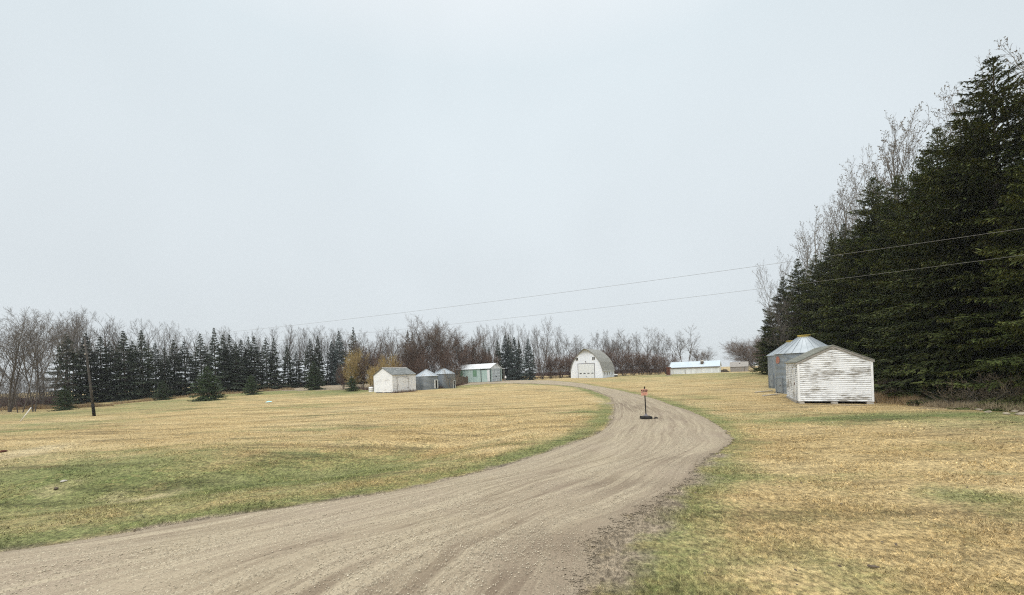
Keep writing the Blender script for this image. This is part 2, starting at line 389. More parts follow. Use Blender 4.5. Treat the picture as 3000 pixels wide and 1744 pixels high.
M['tar'] = mat_simple('tarred_wood', (.010, .009, .008), (.02, .018, .016), 5.0)
M['wire'] = mat_simple('old_wire', (.20, .195, .185), rough=.6)
M['litter'] = mat_simple('cyan_plastic', (.35, .75, .85), rough=.4)
M['plastic_white'] = mat_simple('white_plastic', (.80, .80, .79), rough=.45)
M['bark'] = mat_simple('grey_bark', (.070, .058, .048), (.130, .112, .097), 2.4, (2, 2, .5), bump=.4)
M['bark_pale'] = mat_simple('pale_bark', (.17, .155, .135), (.27, .25, .225), 2.4, (2, 2, .5), bump=.3)
M['bark_brown'] = mat_simple('brown_bark', (.052, .038, .030), (.095, .072, .058), 2.4, (2, 2, .5), bump=.4)
M['bark_spruce'] = mat_simple('spruce_bark', (.075, .058, .046), (.13, .105, .085), 3.0, bump=.4)
M['twig_grey'] = mat_simple('grey_twigs', (.120, .104, .092), (.185, .166, .150), .5, world=True)
M['twig_pale'] = mat_simple('pale_twigs', (.21, .165, .115), (.31, .255, .185), .6, world=True)
M['twig_brown'] = mat_simple('brown_twigs', (.112, .080, .062), (.165, .125, .098), .5, world=True)
M['twig_red'] = mat_simple('reddish_twigs', (.122, .078, .060), (.172, .118, .092), .5, world=True)
M['twig_gold'] = mat_simple('golden_twigs', (.43, .32, .125), (.36, .26, .115), .5, world=True)
M['twig_plum'] = mat_simple('plum_twigs', (.090, .050, .052), (.145, .095, .085), .8, world=True)
M['twig_catkin'] = mat_simple('catkin_twigs', (.145, .128, .112), (.225, .205, .18), .6, world=True)
M['needles'] = mat_foliage('spruce_needles', (.046, .066, .016), (.092, .106, .027), (.112, .082, .034), .9)
M['needles_far'] = mat_foliage('far_spruce_needles', (.040, .058, .038), (.070, .088, .056), (.095, .092, .060), .6)
M['needles_blue'] = mat_foliage('blue_spruce_needles', (.060, .080, .074), (.090, .112, .104), (.125, .145, .135), .7)
M['needles_young'] = mat_foliage('young_spruce_needles', (.034, .058, .024), (.054, .080, .034), (.080, .088, .040), 1.0)
M['dry'] = mat_simple('dry_stalks', (.40, .30, .17), (.28, .19, .105), .8, world=True)
M['dry_pale'] = mat_simple('pale_dry_stalks', (.42, .34, .22), (.30, .235, .15), .8, world=True)

# ------------------------------------------------------------------ mesh helpers
def mesh_np(name, V, Fq, mat, smooth=False):
    """V (n,3); Fq (m,k) with one polygon size k"""
    V = np.asarray(V, np.float32); Fq = np.asarray(Fq, np.int32)
    me = bpy.data.meshes.new(name); k = Fq.shape[1]
    me.vertices.add(len(V)); me.vertices.foreach_set('co', V.ravel())
    me.loops.add(Fq.size); me.loops.foreach_set('vertex_index', Fq.ravel())
    me.polygons.add(len(Fq)); me.polygons.foreach_set('loop_start', np.arange(0, Fq.size, k, dtype=np.int32))
    if smooth: me.polygons.foreach_set('use_smooth', np.ones(len(Fq), bool))
    me.update(calc_edges=True); me.materials.append(mat)
    return me

class MB:
    def __init__(s): s.v = []; s.f = []
    def add(s, vs, fs):
        o = len(s.v); s.v += [tuple(v) for v in vs]; s.f += [tuple(i + o for i in f) for f in fs]; return s
    def box(s, x0, x1, y0, y1, z0, z1):
        return s.add([(x0, y0, z0), (x1, y0, z0), (x1, y1, z0), (x0, y1, z0), (x0, y0, z1), (x1, y0, z1), (x1, y1, z1), (x0, y1, z1)],
                     [(0, 3, 2, 1), (4, 5, 6, 7), (0, 1, 5, 4), (1, 2, 6, 5), (2, 3, 7, 6), (3, 0, 4, 7)])
    def extrude(s, poly, d, plane='xz', o=0.0):
        """poly of 2D points in the plane, extruded from o by d along the third axis"""
        n = len(poly)
        f3 = {'xz': lambda a, b, c: (a, c, b), 'yz': lambda a, b, c: (c, a, b), 'xy': lambda a, b, c: (a, b, c)}[plane]
        vs = [f3(a, b, o) for a, b in poly] + [f3(a, b, o + d) for a, b in poly]
        return s.add(vs, [tuple(range(n)), tuple(range(2 * n - 1, n - 1, -1))] + [(i, i + n, (i + 1) % n + n, (i + 1) % n) for i in range(n)])
    def tube(s, pts, rad, n=8, cap=True):
        pts = [Vector(p) for p in pts]; rad = rad if isinstance(rad, (list, tuple)) else [rad] * len(pts); rings = []
        for i, p in enumerate(pts):
            d = (pts[min(i + 1, len(pts) - 1)] - pts[max(i - 1, 0)]).normalized()
            a = d.cross(Vector((0, 0, 1)) if abs(d.z) < .9 else Vector((1, 0, 0))).normalized(); c = d.cross(a)
            rings.append([p + (a * math.cos(2 * math.pi * k / n) + c * math.sin(2 * math.pi * k / n)) * rad[i] for k in range(n)])
        vs = [v for r in rings for v in r]
        fs = [(i * n + k, i * n + (k + 1) % n, (i + 1) * n + (k + 1) % n, (i + 1) * n + k) for i in range(len(pts) - 1) for k in range(n)]
        if cap: fs += [tuple(range(n - 1, -1, -1)), tuple((len(pts) - 1) * n + k for k in range(n))]
        return s.add(vs, fs)
    def mesh(s, name, mat, smooth=False):
        me = bpy.data.meshes.new(name); me.from_pydata(s.v, [], s.f); me.materials.append(mat)
        if smooth:
            for p in me.polygons: p.use_smooth = True
        me.update(); return me

def put(name, me, parent=None, loc=None, rot=None):
    o = bpy.data.objects.new(name, me); COL.objects.link(o)
    if parent is not None: o.parent = parent
    if loc is not None: o.location = loc
    if rot is not None: o.rotation_euler = rot
    return o

def part(name, mb, mat, parent, smooth=False, label=None, loc=None, rot=None):
    o = put(name, mb.mesh(name, mat, smooth), parent, loc, rot)
    if label: o['label'] = label
    return o

def tag(o, label, cat, group=None, kind=None):
    o['label'] = label; o['category'] = cat
    if group: o['group'] = group
    if kind: o['kind'] = kind
    return o

def thing(name, label, cat, loc, rz=0.0, group=None):
    o = bpy.data.objects.new(name, None); o.empty_display_size = .2; COL.objects.link(o)
    o.location = loc; o.rotation_euler = (0, 0, rz)
    return tag(o, label, cat, group)

ORD = 'first second third fourth fifth sixth seventh eighth ninth tenth eleventh twelfth thirteenth fourteenth fifteenth sixteenth seventeenth eighteenth nineteenth twentieth'.split()
def ordn(i):
    if i < 20: return ORD[i]
    if i < 29: return 'twenty-' + ORD[i - 20]
    if i == 29: return 'thirtieth'
    if i < 39: return 'thirty-' + ORD[i - 30]
    return 'fortieth' if i == 39 else 'forty-' + ORD[i - 40]

# ------------------------------------------------------------------ ground and drive
def build_ground():
    th = np.concatenate([np.linspace(-75, 75, 520), np.linspace(75, 285, 120)[1:-1]]) * math.pi / 180
    rr = np.concatenate([[0.0], np.geomspace(.6, 800, 300)])
    T, R = np.meshgrid(th, rr); X = R * np.sin(T); Y = R * np.cos(T)
    Z = hgt(X, Y)
    n, m = X.shape
    V = np.c_[X.ravel(), Y.ravel(), Z.ravel()]
    i, j = np.meshgrid(np.arange(n - 1), np.arange(m), indexing='ij'); j2 = (j + 1) % m
    Fq = np.stack([i * m + j, i * m + j2, (i + 1) * m + j2, (i + 1) * m + j], -1).reshape(-1, 4)[:, ::-1]
    me = mesh_np('ground', V, Fq, M['ground'], True)
    g, p, b = zone(X.ravel(), Y.ravel())
    a = me.color_attributes.new('zone', 'FLOAT_COLOR', 'POINT')
    a.data.foreach_set('color', np.c_[g, p, b, np.ones(len(g))].astype(np.float32).ravel())
    o = put('ground', me); o['kind'] = 'structure'; o['label'] = 'dormant straw lawn with green patches around the farmyard'
build_ground()

def build_drive():
    n, m = 420, 40
    A = resample(LXY, n); B = resample(RXY, n)
    # widen slightly: the rim is cut away raggedly
    t = np.linspace(0, 1, m)
    P = A[:, None, :] * (1 - t)[None, :, None] + B[:, None, :] * t[None, :, None]
    c = (A + B) / 2
    wdt = np.hypot(*(A - B).T)
    P = c[:, None, :] + (P - c[:, None, :]) * (1 + .5 / wdt)[:, None, None]
    X, Y = P[..., 0], P[..., 1]
    cross = t[None, :] * wdt[:, None]; tt_ = np.broadcast_to(t[None, :], X.shape)
    edge = np.minimum(cross, wdt[:, None] - cross)
    d = np.r_[0, np.cumsum(np.hypot(*np.diff(c, axis=0).T))]
    rut = sum(-.032 * np.exp(-((t - k) / .05) ** 2) for k in (.2, .38, .62, .8))
    lift = 1 - .7 * sstep(14.5, 8.5, Y) * sstep(-4.5, .5, X) * sstep(.35, .8, tt_)
    Z = hgt(X, Y) + .012 + (.03 * np.clip(edge / 1.0, 0, 1) + rut[None, :] * np.clip(edge / .6, 0, 1) * .6) * lift
    V = np.c_[X.ravel(), Y.ravel(), Z.ravel()]
    i, j = np.meshgrid(np.arange(n - 1), np.arange(m - 1), indexing='ij')
    Fq = np.stack([i * m + j, (i + 1) * m + j, (i + 1) * m + j + 1, i * m + j + 1], -1).reshape(-1, 4)[:, ::-1]
    me = mesh_np('gravel_drive', V, Fq, M['gravel'], True)
    soft = sstep(14.5, 8.5, Y) * sstep(-4.5, .5, X) * sstep(.55, .95, tt_)
    a = me.color_attributes.new('track', 'FLOAT_COLOR', 'POINT')
    tt = np.broadcast_to(t[None, :], X.shape); dd = np.broadcast_to((d / 100)[:, None], X.shape)
    mu = np.zeros(X.shape)
    for (bx, by, rx, ry, st) in world_blobs(MUD): mu = np.maximum(mu, 1.5 * st * np.exp(-.8 * (((X - bx) / rx) ** 2 + ((Y - by) / ry) ** 2)))
    a.data.foreach_set('color', np.c_[tt.ravel(), dd.ravel(), (edge / 4).ravel(), soft.ravel()].astype(np.float32).ravel())
    ma = me.attributes.new('mud', 'FLOAT', 'POINT'); ma.data.foreach_set('value', mu.astype(np.float32).ravel())
    o = put('road', me); o['kind'] = 'structure'; o['label'] = 'curving gravel drive with tyre tracks'
    return np.r_[A, B[::-1]]
DRIVE = build_drive()

def in_drive(X, Y, margin=0.0):
    d1, s1 = polydist(X, Y, LP); d2, s2 = polydist(X, Y, RP)
    return (s1 * d1 < -margin) & (s2 * d2 > margin)

def kites(B, D, Ln, Wd, N):
    S = np.cross(D, N); S /= np.linalg.norm(S, axis=1, keepdims=True) + 1e-9
    mid = B + D * (Ln * .45)[:, None]
    V = np.stack([B, mid + S * (Wd / 2)[:, None], B + D * Ln[:, None], mid - S * (Wd / 2)[:, None]], 1).reshape(-1, 3)
    Fq = np.arange(len(B) * 4).reshape(-1, 4)
    return V, Fq

def unit(a): return a / (np.linalg.norm(a, axis=1, keepdims=True) + 1e-9)

def build_grass():
    rng = np.random.default_rng(3)
    n = 800000
    th = rng.uniform(-58, 58, n) * math.pi / 180
    r = 3.5 * (60 / 3.5) ** (rng.random(n) ** 1.0); k_ = rng.random(n) < sstep(60, 18, r); th, r = th[k_], r[k_]; n = len(r)
    X = r * np.sin(th); Y = r * np.cos(th)
    # keep off the drive except stragglers along the rim
    d1, s1 = polydist(X, Y, LP); d2, s2 = polydist(X, Y, RP)
    inside = np.minimum(-s1 * d1, s2 * d2)           # depth into the drive
    rim = (s2 * d2 < 1.5) & (Y < 13.5) & (X > -1.5) & (rng.random(n) < .42 * np.clip(1 - s2 * d2 / 1.5, 0, 1) ** 1.5)
    keep = rim | (inside < rng.exponential(.10, n) - .05) | ((inside < .9) & (rng.random(n) < .05)) | ((inside > 0) & (Y < 7) & (X > -2.5) & (rng.random(n) < .06))
    X, Y, r = X[keep], Y[keep], r[keep]; n = len(X)
    Z = hgt(X, Y) - .01
    g, p, b = zone(X, Y)
    a = rng.uniform(0, 2 * math.pi, n); lean = rng.uniform(.45, 1.45, n)
    D = np.c_[np.cos(a) * np.sin(lean), np.sin(a) * np.sin(lean), np.cos(lean)]
    ln = rng.uniform(.035, .105, n) * (1 - .45 * np.clip((r - 10) / 25, 0, 1)) * (.75 + .45 * np.sin(X * 2.1 + np.sin(Y * 1.7)) * np.sin(Y * 2.6)); w = np.maximum(.0032, r * .0009) * rng.uniform(.6, 1.3, n) * np.where(rng.random(n) < .12, 1.8, 1.0)
    N = unit(np.c_[rng.normal(0, 1, n), rng.normal(0, 1, n), np.abs(rng.normal(0, 1, n)) + .6])
    B = np.c_[X, Y, Z]
    S = unit(np.cross(D, N))
    V = np.stack([B - S * (w / 2)[:, None], B + S * (w / 2)[:, None], B + D * ln[:, None]], 1).reshape(-1, 3)
    me = mesh_np('grass', V, np.arange(3 * n).reshape(-1, 3), M['blade'])
    at = me.color_attributes.new('zone', 'FLOAT_COLOR', 'POINT')
    at.data.foreach_set('color', np.repeat(np.c_[g, p, b, np.ones(n)].astype(np.float32), 3, 0).ravel())
    rr = me.attributes.new('rnd', 'FLOAT', 'POINT'); rr.data.foreach_set('value', np.repeat(rng.random(n).astype(np.float32), 3))
    tag(put('grass', me), 'short dormant mown grass blades on the near lawn', 'grass', kind='stuff')
build_grass()

def build_pebbles():
    rng = np.random.default_rng(8)
    n = 110000
    th = rng.uniform(-60, 40, n) * math.pi / 180; r = 3.4 * (24 / 3.4) ** rng.random(n)
    X = r * np.sin(th); Y = r * np.cos(th)
    ok = in_drive(X, Y, .15); X, Y, r = X[ok], Y[ok], r[ok]
    # gather in drifts
    dens = .5 + .5 * np.sin(X * .9 + 1.2 * Y + 1.5 * np.sin(Y * .8 - X * .35)) * np.sin(Y * 1.9 - X * .5)
    ok = rng.random(len(X)) < .12 + .7 * dens ** 2; X, Y, r = X[ok], Y[ok], r[ok]; n = len(X)
    # height of the drive surface is within 3 cm of the land
    d1, _ = polydist(X, Y, LP); d2, _ = polydist(X, Y, RP)
    Z = hgt(X, Y) + .012 + .03 * np.clip(np.minimum(d1, d2), 0, 1)
    s = rng.uniform(.004, .0095, n) * (1 + .035 * r)
    base = np.array([(1, 0, 0), (-1, 0, 0), (0, 1, 0), (0, -1, 0), (0, 0, 1), (0, 0, -1)], float)
    J = rng.normal(0, .22, (n, 6, 3)) + base[None]
    J *= (s[:, None] * np.stack([rng.uniform(.8, 1.4, n), rng.uniform(.8, 1.3, n), rng.uniform(.5, .8, n)], 1))[:, None, :]
    V = (J + np.c_[X, Y, Z][:, None, :]).reshape(-1, 3)
    f = np.array([(0, 2, 4), (2, 1, 4), (1, 3, 4), (3, 0, 4), (2, 0, 5), (1, 2, 5), (3, 1, 5), (0, 3, 5)])
    Fq = (f[None] + (np.arange(n) * 6)[:, None, None]).reshape(-1, 3)
    tag(put('gravel', mesh_np('gravel', V, Fq, M['pebble'])), 'loose pale pebbles scattered in drifts on the drive', 'gravel', kind='stuff')
build_pebbles()

def build_litter():
    rng = np.random.default_rng(12); n = 420
    th = rng.uniform(-56, 56, n) * math.pi / 180; r = 3.6 * (30 / 3.6) ** rng.random(n); X = r * np.sin(th); Y = r * np.cos(th)
    ok = ~in_drive(X, Y, .3); X, Y, r = X[ok], Y[ok], r[ok]; n = len(X)
    a = rng.uniform(0, 6.28, n); D = unit(np.c_[np.cos(a), np.sin(a), rng.uniform(-.1, .5, n)]); ln = rng.uniform(.02, .055, n) * (1 + .02 * r)
    V, Fq = kites(np.c_[X, Y, hgt(X, Y) + .03], D, ln, ln * rng.uniform(.3, .8, n), unit(np.c_[rng.normal(0, .5, n), rng.normal(0, .5, n), np.ones(n)]))
    tag(put('leaf_litter', mesh_np('leaf_litter', V, Fq, M['brown_wood'])), 'dead brown leaves scattered thinly over the near lawn', 'leaves', kind='stuff')
build_litter()

# ------------------------------------------------------------------ buildings
def rot_of(a): return -math.radians(a)      # local x = along the gable face, local y = into the building

def clap_wall(mb, half, zb, ze, zp, step, y, sgn, thick=.03):
    """lap boards over a gable face of half width 'half' centred on x=half; y plane, sgn = outward direction in y"""
    z = zb
    while z < zp - .03:
        z1 = min(z + step, zp)
        def hw(q): return half if q <= ze else half * (zp - q) / (zp - ze)
        a0, a1 = hw(z), hw(z1)
        if a1 < .02: a1 = .02
        yo, yi = y + sgn * thick, y + sgn * .006
        c = half
        mb.add([(c - a0, yo, z), (c + a0, yo, z), (c + a1, yi, z1), (c - a1, yi, z1), (c - a0, y, z), (c + a0, y, z)],
               [(0, 1, 2, 3), (4, 5, 1, 0), (4, 0, 3), (1, 5, 2)])
        z = z1
def clap_side(mb, L, zb, ze, step, x, sgn, thick=.03):
    z = zb
    while z < ze - .01:
        z1 = min(z + step, ze); xo, xi = x + sgn * thick, x + sgn * .006
        mb.add([(xo, 0, z), (xo, L, z), (xi, L, z1), (xi, 0, z1), (x, 0, z), (x, L, z)], [(0, 1, 2, 3), (4, 5, 1, 0), (4, 0, 3), (1, 5, 2)])
        z = z1

def gable_core(mb, w, l, zb, ze, zp):
    mb.extrude([(0, zb), (w, zb), (w, ze), (w / 2, zp), (0, ze)], l, 'xz', 0)

def roof_slabs(mb, w, l, ze, zp, ov_e, ov_f, ov_b, th):
    k = (zp - ze) / (w / 2)
    xs = [-ov_e, w / 2, w + ov_e]
    zs = [ze - k * ov_e, zp, ze - k * ov_e]
    poly = [(xs[0], zs[0] + .012), (xs[1], zs[1] + .012), (xs[2], zs[2] + .012), (xs[2], zs[2] + th), (xs[1], zs[1] + th + .02), (xs[0], zs[0] + th)]
    mb.extrude(poly, l + ov_f + ov_b, 'xz', -ov_f)

def near_shed():
    a = 28.7; w, l = 3.40, 5.0; o = (17.49, 23.52)
    t = thing('granary_shed', 'small white clapboard shed with peeling paint raised on blocks beside the steel bins', 'shed', (o[0], o[1], -.02), rot_of(a))
    zb, ze, zp = .17, 2.56, 3.44
    core = MB(); gable_core(core, w, l, zb, ze, zp)
    clap_wall(core, w / 2, zb, ze, zp, .122, 0, -1); clap_wall(core, w / 2, zb, ze, zp, .122, l, 1)
    clap_side(core, l, zb, ze, .122, 0, -1); clap_side(core, l, zb, ze, .122, w, 1)
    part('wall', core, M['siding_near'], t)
    r = MB(); roof_slabs(r, w, l, ze, zp, .11, .10, .10, .055); part('roof', r, M['shingle_near'], t)
    f = MB(); k = (zp - ze) / (w / 2)
    for s in (0, 1):
        x0, x1 = (-.11, w / 2) if s == 0 else (w / 2, w + .11)
        z0, z1 = (ze - k * .11, zp) if s == 0 else (zp, ze - k * .11)
        f.extrude([(x0, z0 - .10), (x1, z1 - .10), (x1, z1 + .006), (x0, z0 + .006)], .035, 'xz', -.085)
    part('rake_board', f, M['grey_wood'], t)
    for x0, x1 in ((-.045, .06), (w - .06, w + .045)):
        c = MB().box(x0, x1, -.045, .055, zb - .01, ze - .03); part('corner_board', c, M['white_paint'], t)
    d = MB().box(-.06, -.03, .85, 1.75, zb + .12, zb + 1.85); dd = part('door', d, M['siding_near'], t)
    fr = MB()
    fr.box(-.075, -.03, .76, .85, zb + .02, zb + 1.95); fr.box(-.075, -.03, 1.75, 1.84, zb + .02, zb + 1.95); fr.box(-.075, -.03, .85, 1.75, zb + 1.85, zb + 1.95)
    part('frame', fr, M['white_paint'], dd)
    part('handle', MB().box(-.11, -.06, .92, .96, zb + .95, zb + 1.12), M['rust'], dd)
    for x0, x1 in ((.02, .24), (w / 2 - .16, w / 2 + .12), (w - .26, w + .02)):
        bl = MB().add([(x0 - .04, -.02, -.12), (x1 + .04, -.02, -.12), (x1 + .04, .4, -.12), (x0 - .04, .4, -.12), (x0, 0, zb), (x1, 0, zb), (x1, .36, zb), (x0, .36, zb)],
                      [(0, 3, 2, 1), (4, 5, 6, 7), (0, 1, 5, 4), (1, 2, 6, 5), (2, 3, 7, 6), (3, 0, 4, 7)])
        part('foundation_block', bl, M['concrete'], t)
    sl = MB().box(-.10, .16, .45, l - .1, -.12, zb - .005); part('foundation_sill', sl, M['concrete'], t)
    sl = MB().box(w - .16, w + .02, .45, l - .1, -.12, zb - .005); part('foundation_sill', sl, M['concrete'], t)
    bk = MB().box(.2, w - .2, l - .3, l - .1, -.12, zb - .005); part('foundation_sill', bk, M['concrete'], t)
    s = MB().add([(-.24, .25, ze - .085), (-.02, .25, ze + .01), (-.02, .45, ze + .01), (-.24, .45, ze - .085), (-.24, .25, ze - .075), (-.02, .25, ze + .02), (-.02, .45, ze + .02), (-.24, .45, ze - .075)],
                 [(0, 3, 2, 1), (4, 5, 6, 7), (0, 1, 5, 4), (1, 2, 6, 5), (2, 3, 7, 6), (3, 0, 4, 7)])
near_shed()

def bin_meshes(r, h, hp, per, mat_w, mat_r, capm, cap_r, nrib=24, seg=96):
    zs = np.arange(0, h + 1e-6, per / 4); ang = np.arange(seg) * 2 * math.pi / seg
    rad = r + .018 * np.cos(zs * 2 * math.pi / per)
    V = np.stack([rad[:, None] * np.cos(ang), rad[:, None] * np.sin(ang), np.broadcast_to(zs[:, None], (len(zs), seg))], -1).reshape(-1, 3)
    i, j = np.meshgrid(np.arange(len(zs) - 1), np.arange(seg), indexing='ij'); j2 = (j + 1) % seg
    Fq = np.stack([i * seg + j, i * seg + j2, (i + 1) * seg + j2, (i + 1) * seg + j], -1).reshape(-1, 4)
    wall = mesh_np('wall', V, Fq, mat_w, True)
    rb = MB(); ro = r + .09; z0 = h - .03
    n = nrib * 2
    for k in range(n):
        a0, a1 = 2 * math.pi * k / n, 2 * math.pi * (k + 1) / n
        q = [(ro * math.cos(a0), ro * math.sin(a0), z0), (ro * math.cos(a1), ro * math.sin(a1), z0), (cap_r * math.cos(a1), cap_r * math.sin(a1), hp), (cap_r * math.cos(a0), cap_r * math.sin(a0), hp)]
        rb.add(q, [(0, 1, 2, 3)])
    for k in range(nrib):
        a = 2 * math.pi * k / nrib; c, s_ = math.cos(a), math.sin(a); tx, ty = -s_ * .018, c * .018
        p0 = (ro * c, ro * s_, z0); p1 = (cap_r * c, cap_r * s_, hp)
        vs = []
        for (x, y, z) in (p0, p1): vs += [(x - tx, y - ty, z - .01), (x + tx, y + ty, z - .01), (x + tx, y + ty, z + .05), (x - tx, y - ty, z + .05)]
        rb.add(vs, [(0, 1, 5, 4), (1, 2, 6, 5), (2, 3, 7, 6), (3, 0, 4, 7), (0, 3, 2, 1), (4, 5, 6, 7)])
    rb.add([(cap_r * math.cos(2 * math.pi * k / 24), cap_r * math.sin(2 * math.pi * k / 24), hp - .004) for k in range(24)], [tuple(range(24))])
    roof = rb.mesh('roof', mat_r)
    cap = None
    if capm is not None:
        cb = MB(); cb.tube([(0, 0, hp - .03), (0, 0, hp + .13), (0, 0, hp + .135), (0, 0, hp + .17)], [cap_r + .02, cap_r + .02, cap_r + .07, cap_r + .05], 20)
        cap = cb.mesh('roof_cap', capm)
    return wall, roof, cap

def grain_bin(label, x, y, z, r, h, hp, mats, cap_r, door_az, capm=None, emblem=None, open_door=False, group=None, per=.1):
    t = thing('grain_bin', label, 'grain bin', (x, y, z), 0, group)
    wall, roof, cap = bin_meshes(r, h, hp, per, mats[0], mats[1], capm, cap_r)
    put('wall', wall, t); rf = put('roof', roof, t)
    if cap: put('roof_cap', cap, rf)
    ca, sa = math.cos(door_az), math.sin(door_az)
    def patch(zz0, zz1, aw, off, az=None, nseg=6):
        mb = MB(); az = door_az if az is None else az
        vs = []
        for k in range(nseg + 1):
            a = az + aw * (k / nseg - .5)
            for rr_ in (r + .02, r + off):
                for zz in (zz0, zz1): vs.append((rr_ * math.cos(a), rr_ * math.sin(a), zz))
        fs = []
        for k in range(nseg):
            b0 = k * 4; b1 = b0 + 4
            fs += [(b0 + 2, b1 + 2, b1 + 3, b0 + 3), (b0 + 1, b0 + 3, b1 + 3, b1 + 1), (b0, b1, b1 + 2, b0 + 2)]
        fs += [(0, 2, 3, 1), (nseg * 4, nseg * 4 + 1, nseg * 4 + 3, nseg * 4 + 2)]
        return mb.add(vs, fs)
    aw = .62 / r
    if open_door:
        d = part('door', patch(.25, 1.5, aw, .05), M['dark_opening'], t, label='open dark doorway')
        f = patch(.15, 1.62, .10, .11, door_az - aw / 2 - .03); f2 = patch(.15, 1.62, .10, .11, door_az + aw / 2 + .03)
        part('frame', f, M['siding_long'], d); part('frame', f2, M['siding_long'], d)
        part('frame', patch(1.5, 1.62, aw - .02, .10), M['siding_long'], d)
    else:
        d = part('door', patch(.2, 1.35, aw, .06), mats[0], t)
        f = patch(.14, 1.42, .06, .085, door_az - aw / 2 - .03); part('frame', f, M['galv_old'], d)
        f = patch(.14, 1.42, .06, .085, door_az + aw / 2 + .03); part('frame', f, M['galv_old'], d)
        part('handle', patch(.75, .82, .07, .10, door_az + aw * .3), M['hub_grey'], d)
    if emblem is not None:
        mb = MB(); vs = []; R_ = .27
        nn = 28
        for rr_ in (r + .021, r + .028):
            for k in range(nn):
                q = 2 * math.pi * k / nn; sx_ = R_ * math.copysign(abs(math.cos(q)) ** .7, math.cos(q)); sz_ = R_ * 1.1 * math.copysign(abs(math.sin(q)) ** .7, math.sin(q))
                aa = emblem + sx_ / r; vs.append((rr_ * math.cos(aa), rr_ * math.sin(aa), h - .52 + sz_))
        fs = [tuple(range(nn, 2 * nn))] + [(k, (k + 1) % nn, nn + (k + 1) % nn, nn + k) for k in range(nn)]
        part('emblem', mb.add(vs, fs), M['emblem'], t, label='faded red round-cornered emblem')
    return t

def toward(x, y, px):
    """azimuth on a bin at (x, y) of the wall point seen at picture column px"""
    return math.atan2(-y, -x) + px
grain_bin('blue-grey steel grain bin with yellow cap and red emblem, behind the white granary', 24.45, 32.1, -.1, 2.08, 3.42, 4.72, (M['galv'], M['galv_roof']), .40, toward(24.45, 32.1, -1.0), M['yellow'], toward(24.45, 32.1, -1.05), group='grain bins behind the granary')
grain_bin('farther yellow-capped steel bin, half hidden by the bin with the red emblem', 28.45, 39.0, 0.0, 2.08, 3.36, 4.60, (M['galv'], M['galv_roof']), .40, toward(28.45, 39.0, -1.05), M['yellow'], group='grain bins behind the granary')
z = H1(-14.6, 66)
grain_bin('low grey steel bin with an open doorway, next to the small grey-roofed white shed', -14.75, 66.3, z, 1.95, 2.28, 3.36, (M['galv_old'], M['galv_roof_old']), .22, toward(-14.75, 66.3, .92), open_door=True, group='small bins by the brown trees', per=.2)
z = H1(-12.2, 71)
grain_bin('taller old steel bin with vines, between the low bin and the teal shed', -12.55, 71.2, z, 1.95, 2.85, 3.78, (M['galv_old'], M['galv_roof']), .3, toward(-12.55, 71.2, 1.1), open_door=True, group='small bins by the brown trees', per=.2)

def left_shed():
    a = 33; w, l = 4.3, 4.6; o = (-21.67, 60.35); zz = H1(-18.5, 60.5)
    t = thing('white_shed', 'white board shed with grey shingle roof and side door before the brown trees', 'shed', (o[0], o[1], zz), rot_of(a))
    zb, ze, zp = .08, 2.72, 3.80
    c = MB(); gable_core(c, w, l, zb, ze, zp)
    clap_wall(c, w / 2, zb, ze, zp, .14, 0, -1, .025); clap_side(c, l, zb, ze, .14, w, 1, .025)
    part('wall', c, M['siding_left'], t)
    r = MB(); roof_slabs(r, w, l, ze, zp, .16, .14, .14, .07); rf = part('roof', r, M['shingle_left'], t)
    part('ridge_board', MB().extrude([(w / 2 - .16, zp + .01), (w / 2, zp + .105), (w / 2 + .16, zp + .01), (w / 2, zp + .13)], l + .3, 'xz', -.15), M['grey_wood'], rf)
    for x0, x1, y0, y1 in ((-.04, .09, -.04, .06), (w - .09, w + .04, -.04, .09), (w - .06, w + .04, l - .1, l + .02)):
        part('corner_board', MB().box(x0, x1, y0, y1, zb, ze - .02), M['white_paint'], t)
    d = part('door', MB().box(w + .028, w + .06, .9, 3.05, zb + .12, zb + 2.2), M['siding_left'], t)
    fr = MB(); fr.box(w + .028, w + .05, .84, .9, zb + .1, zb + 2.27); fr.box(w + .028, w + .05, 3.05, 3.11, zb + .1, zb + 2.27); fr.box(w + .028, w + .05, .9, 3.05, zb + 2.2, zb + 2.27)
    part('frame', fr, M['grey_wood'], d)
    part('handle', MB().box(w + .06, w + .10, 1.0, 1.05, zb + 1.0, zb + 1.15), M['rust'], d)
    for zz_ in (.5, 1.9): part('hinge', MB().box(w + .06, w + .075, 2.75, 3.05, zb + zz_, zb + zz_ + .06), M['rust'], d)
    part('base_board', MB().box(.09, w - .09, -.045, -.026, zb, zb + .2), M['white_paint'], t)
    for x in (1.9,): part('foundation_block', MB().box(x, x + .35, .0, .3, -.15, zb), M['concrete'], t)
    part('foundation_sill', MB().box(w - .2, w, .2, l - .1, -.3, zb), M['concrete'], t)
    part('foundation_sill', MB().box(0.05, .3, .3, l - .1, -.3, zb), M['concrete'], t)
left_shed()

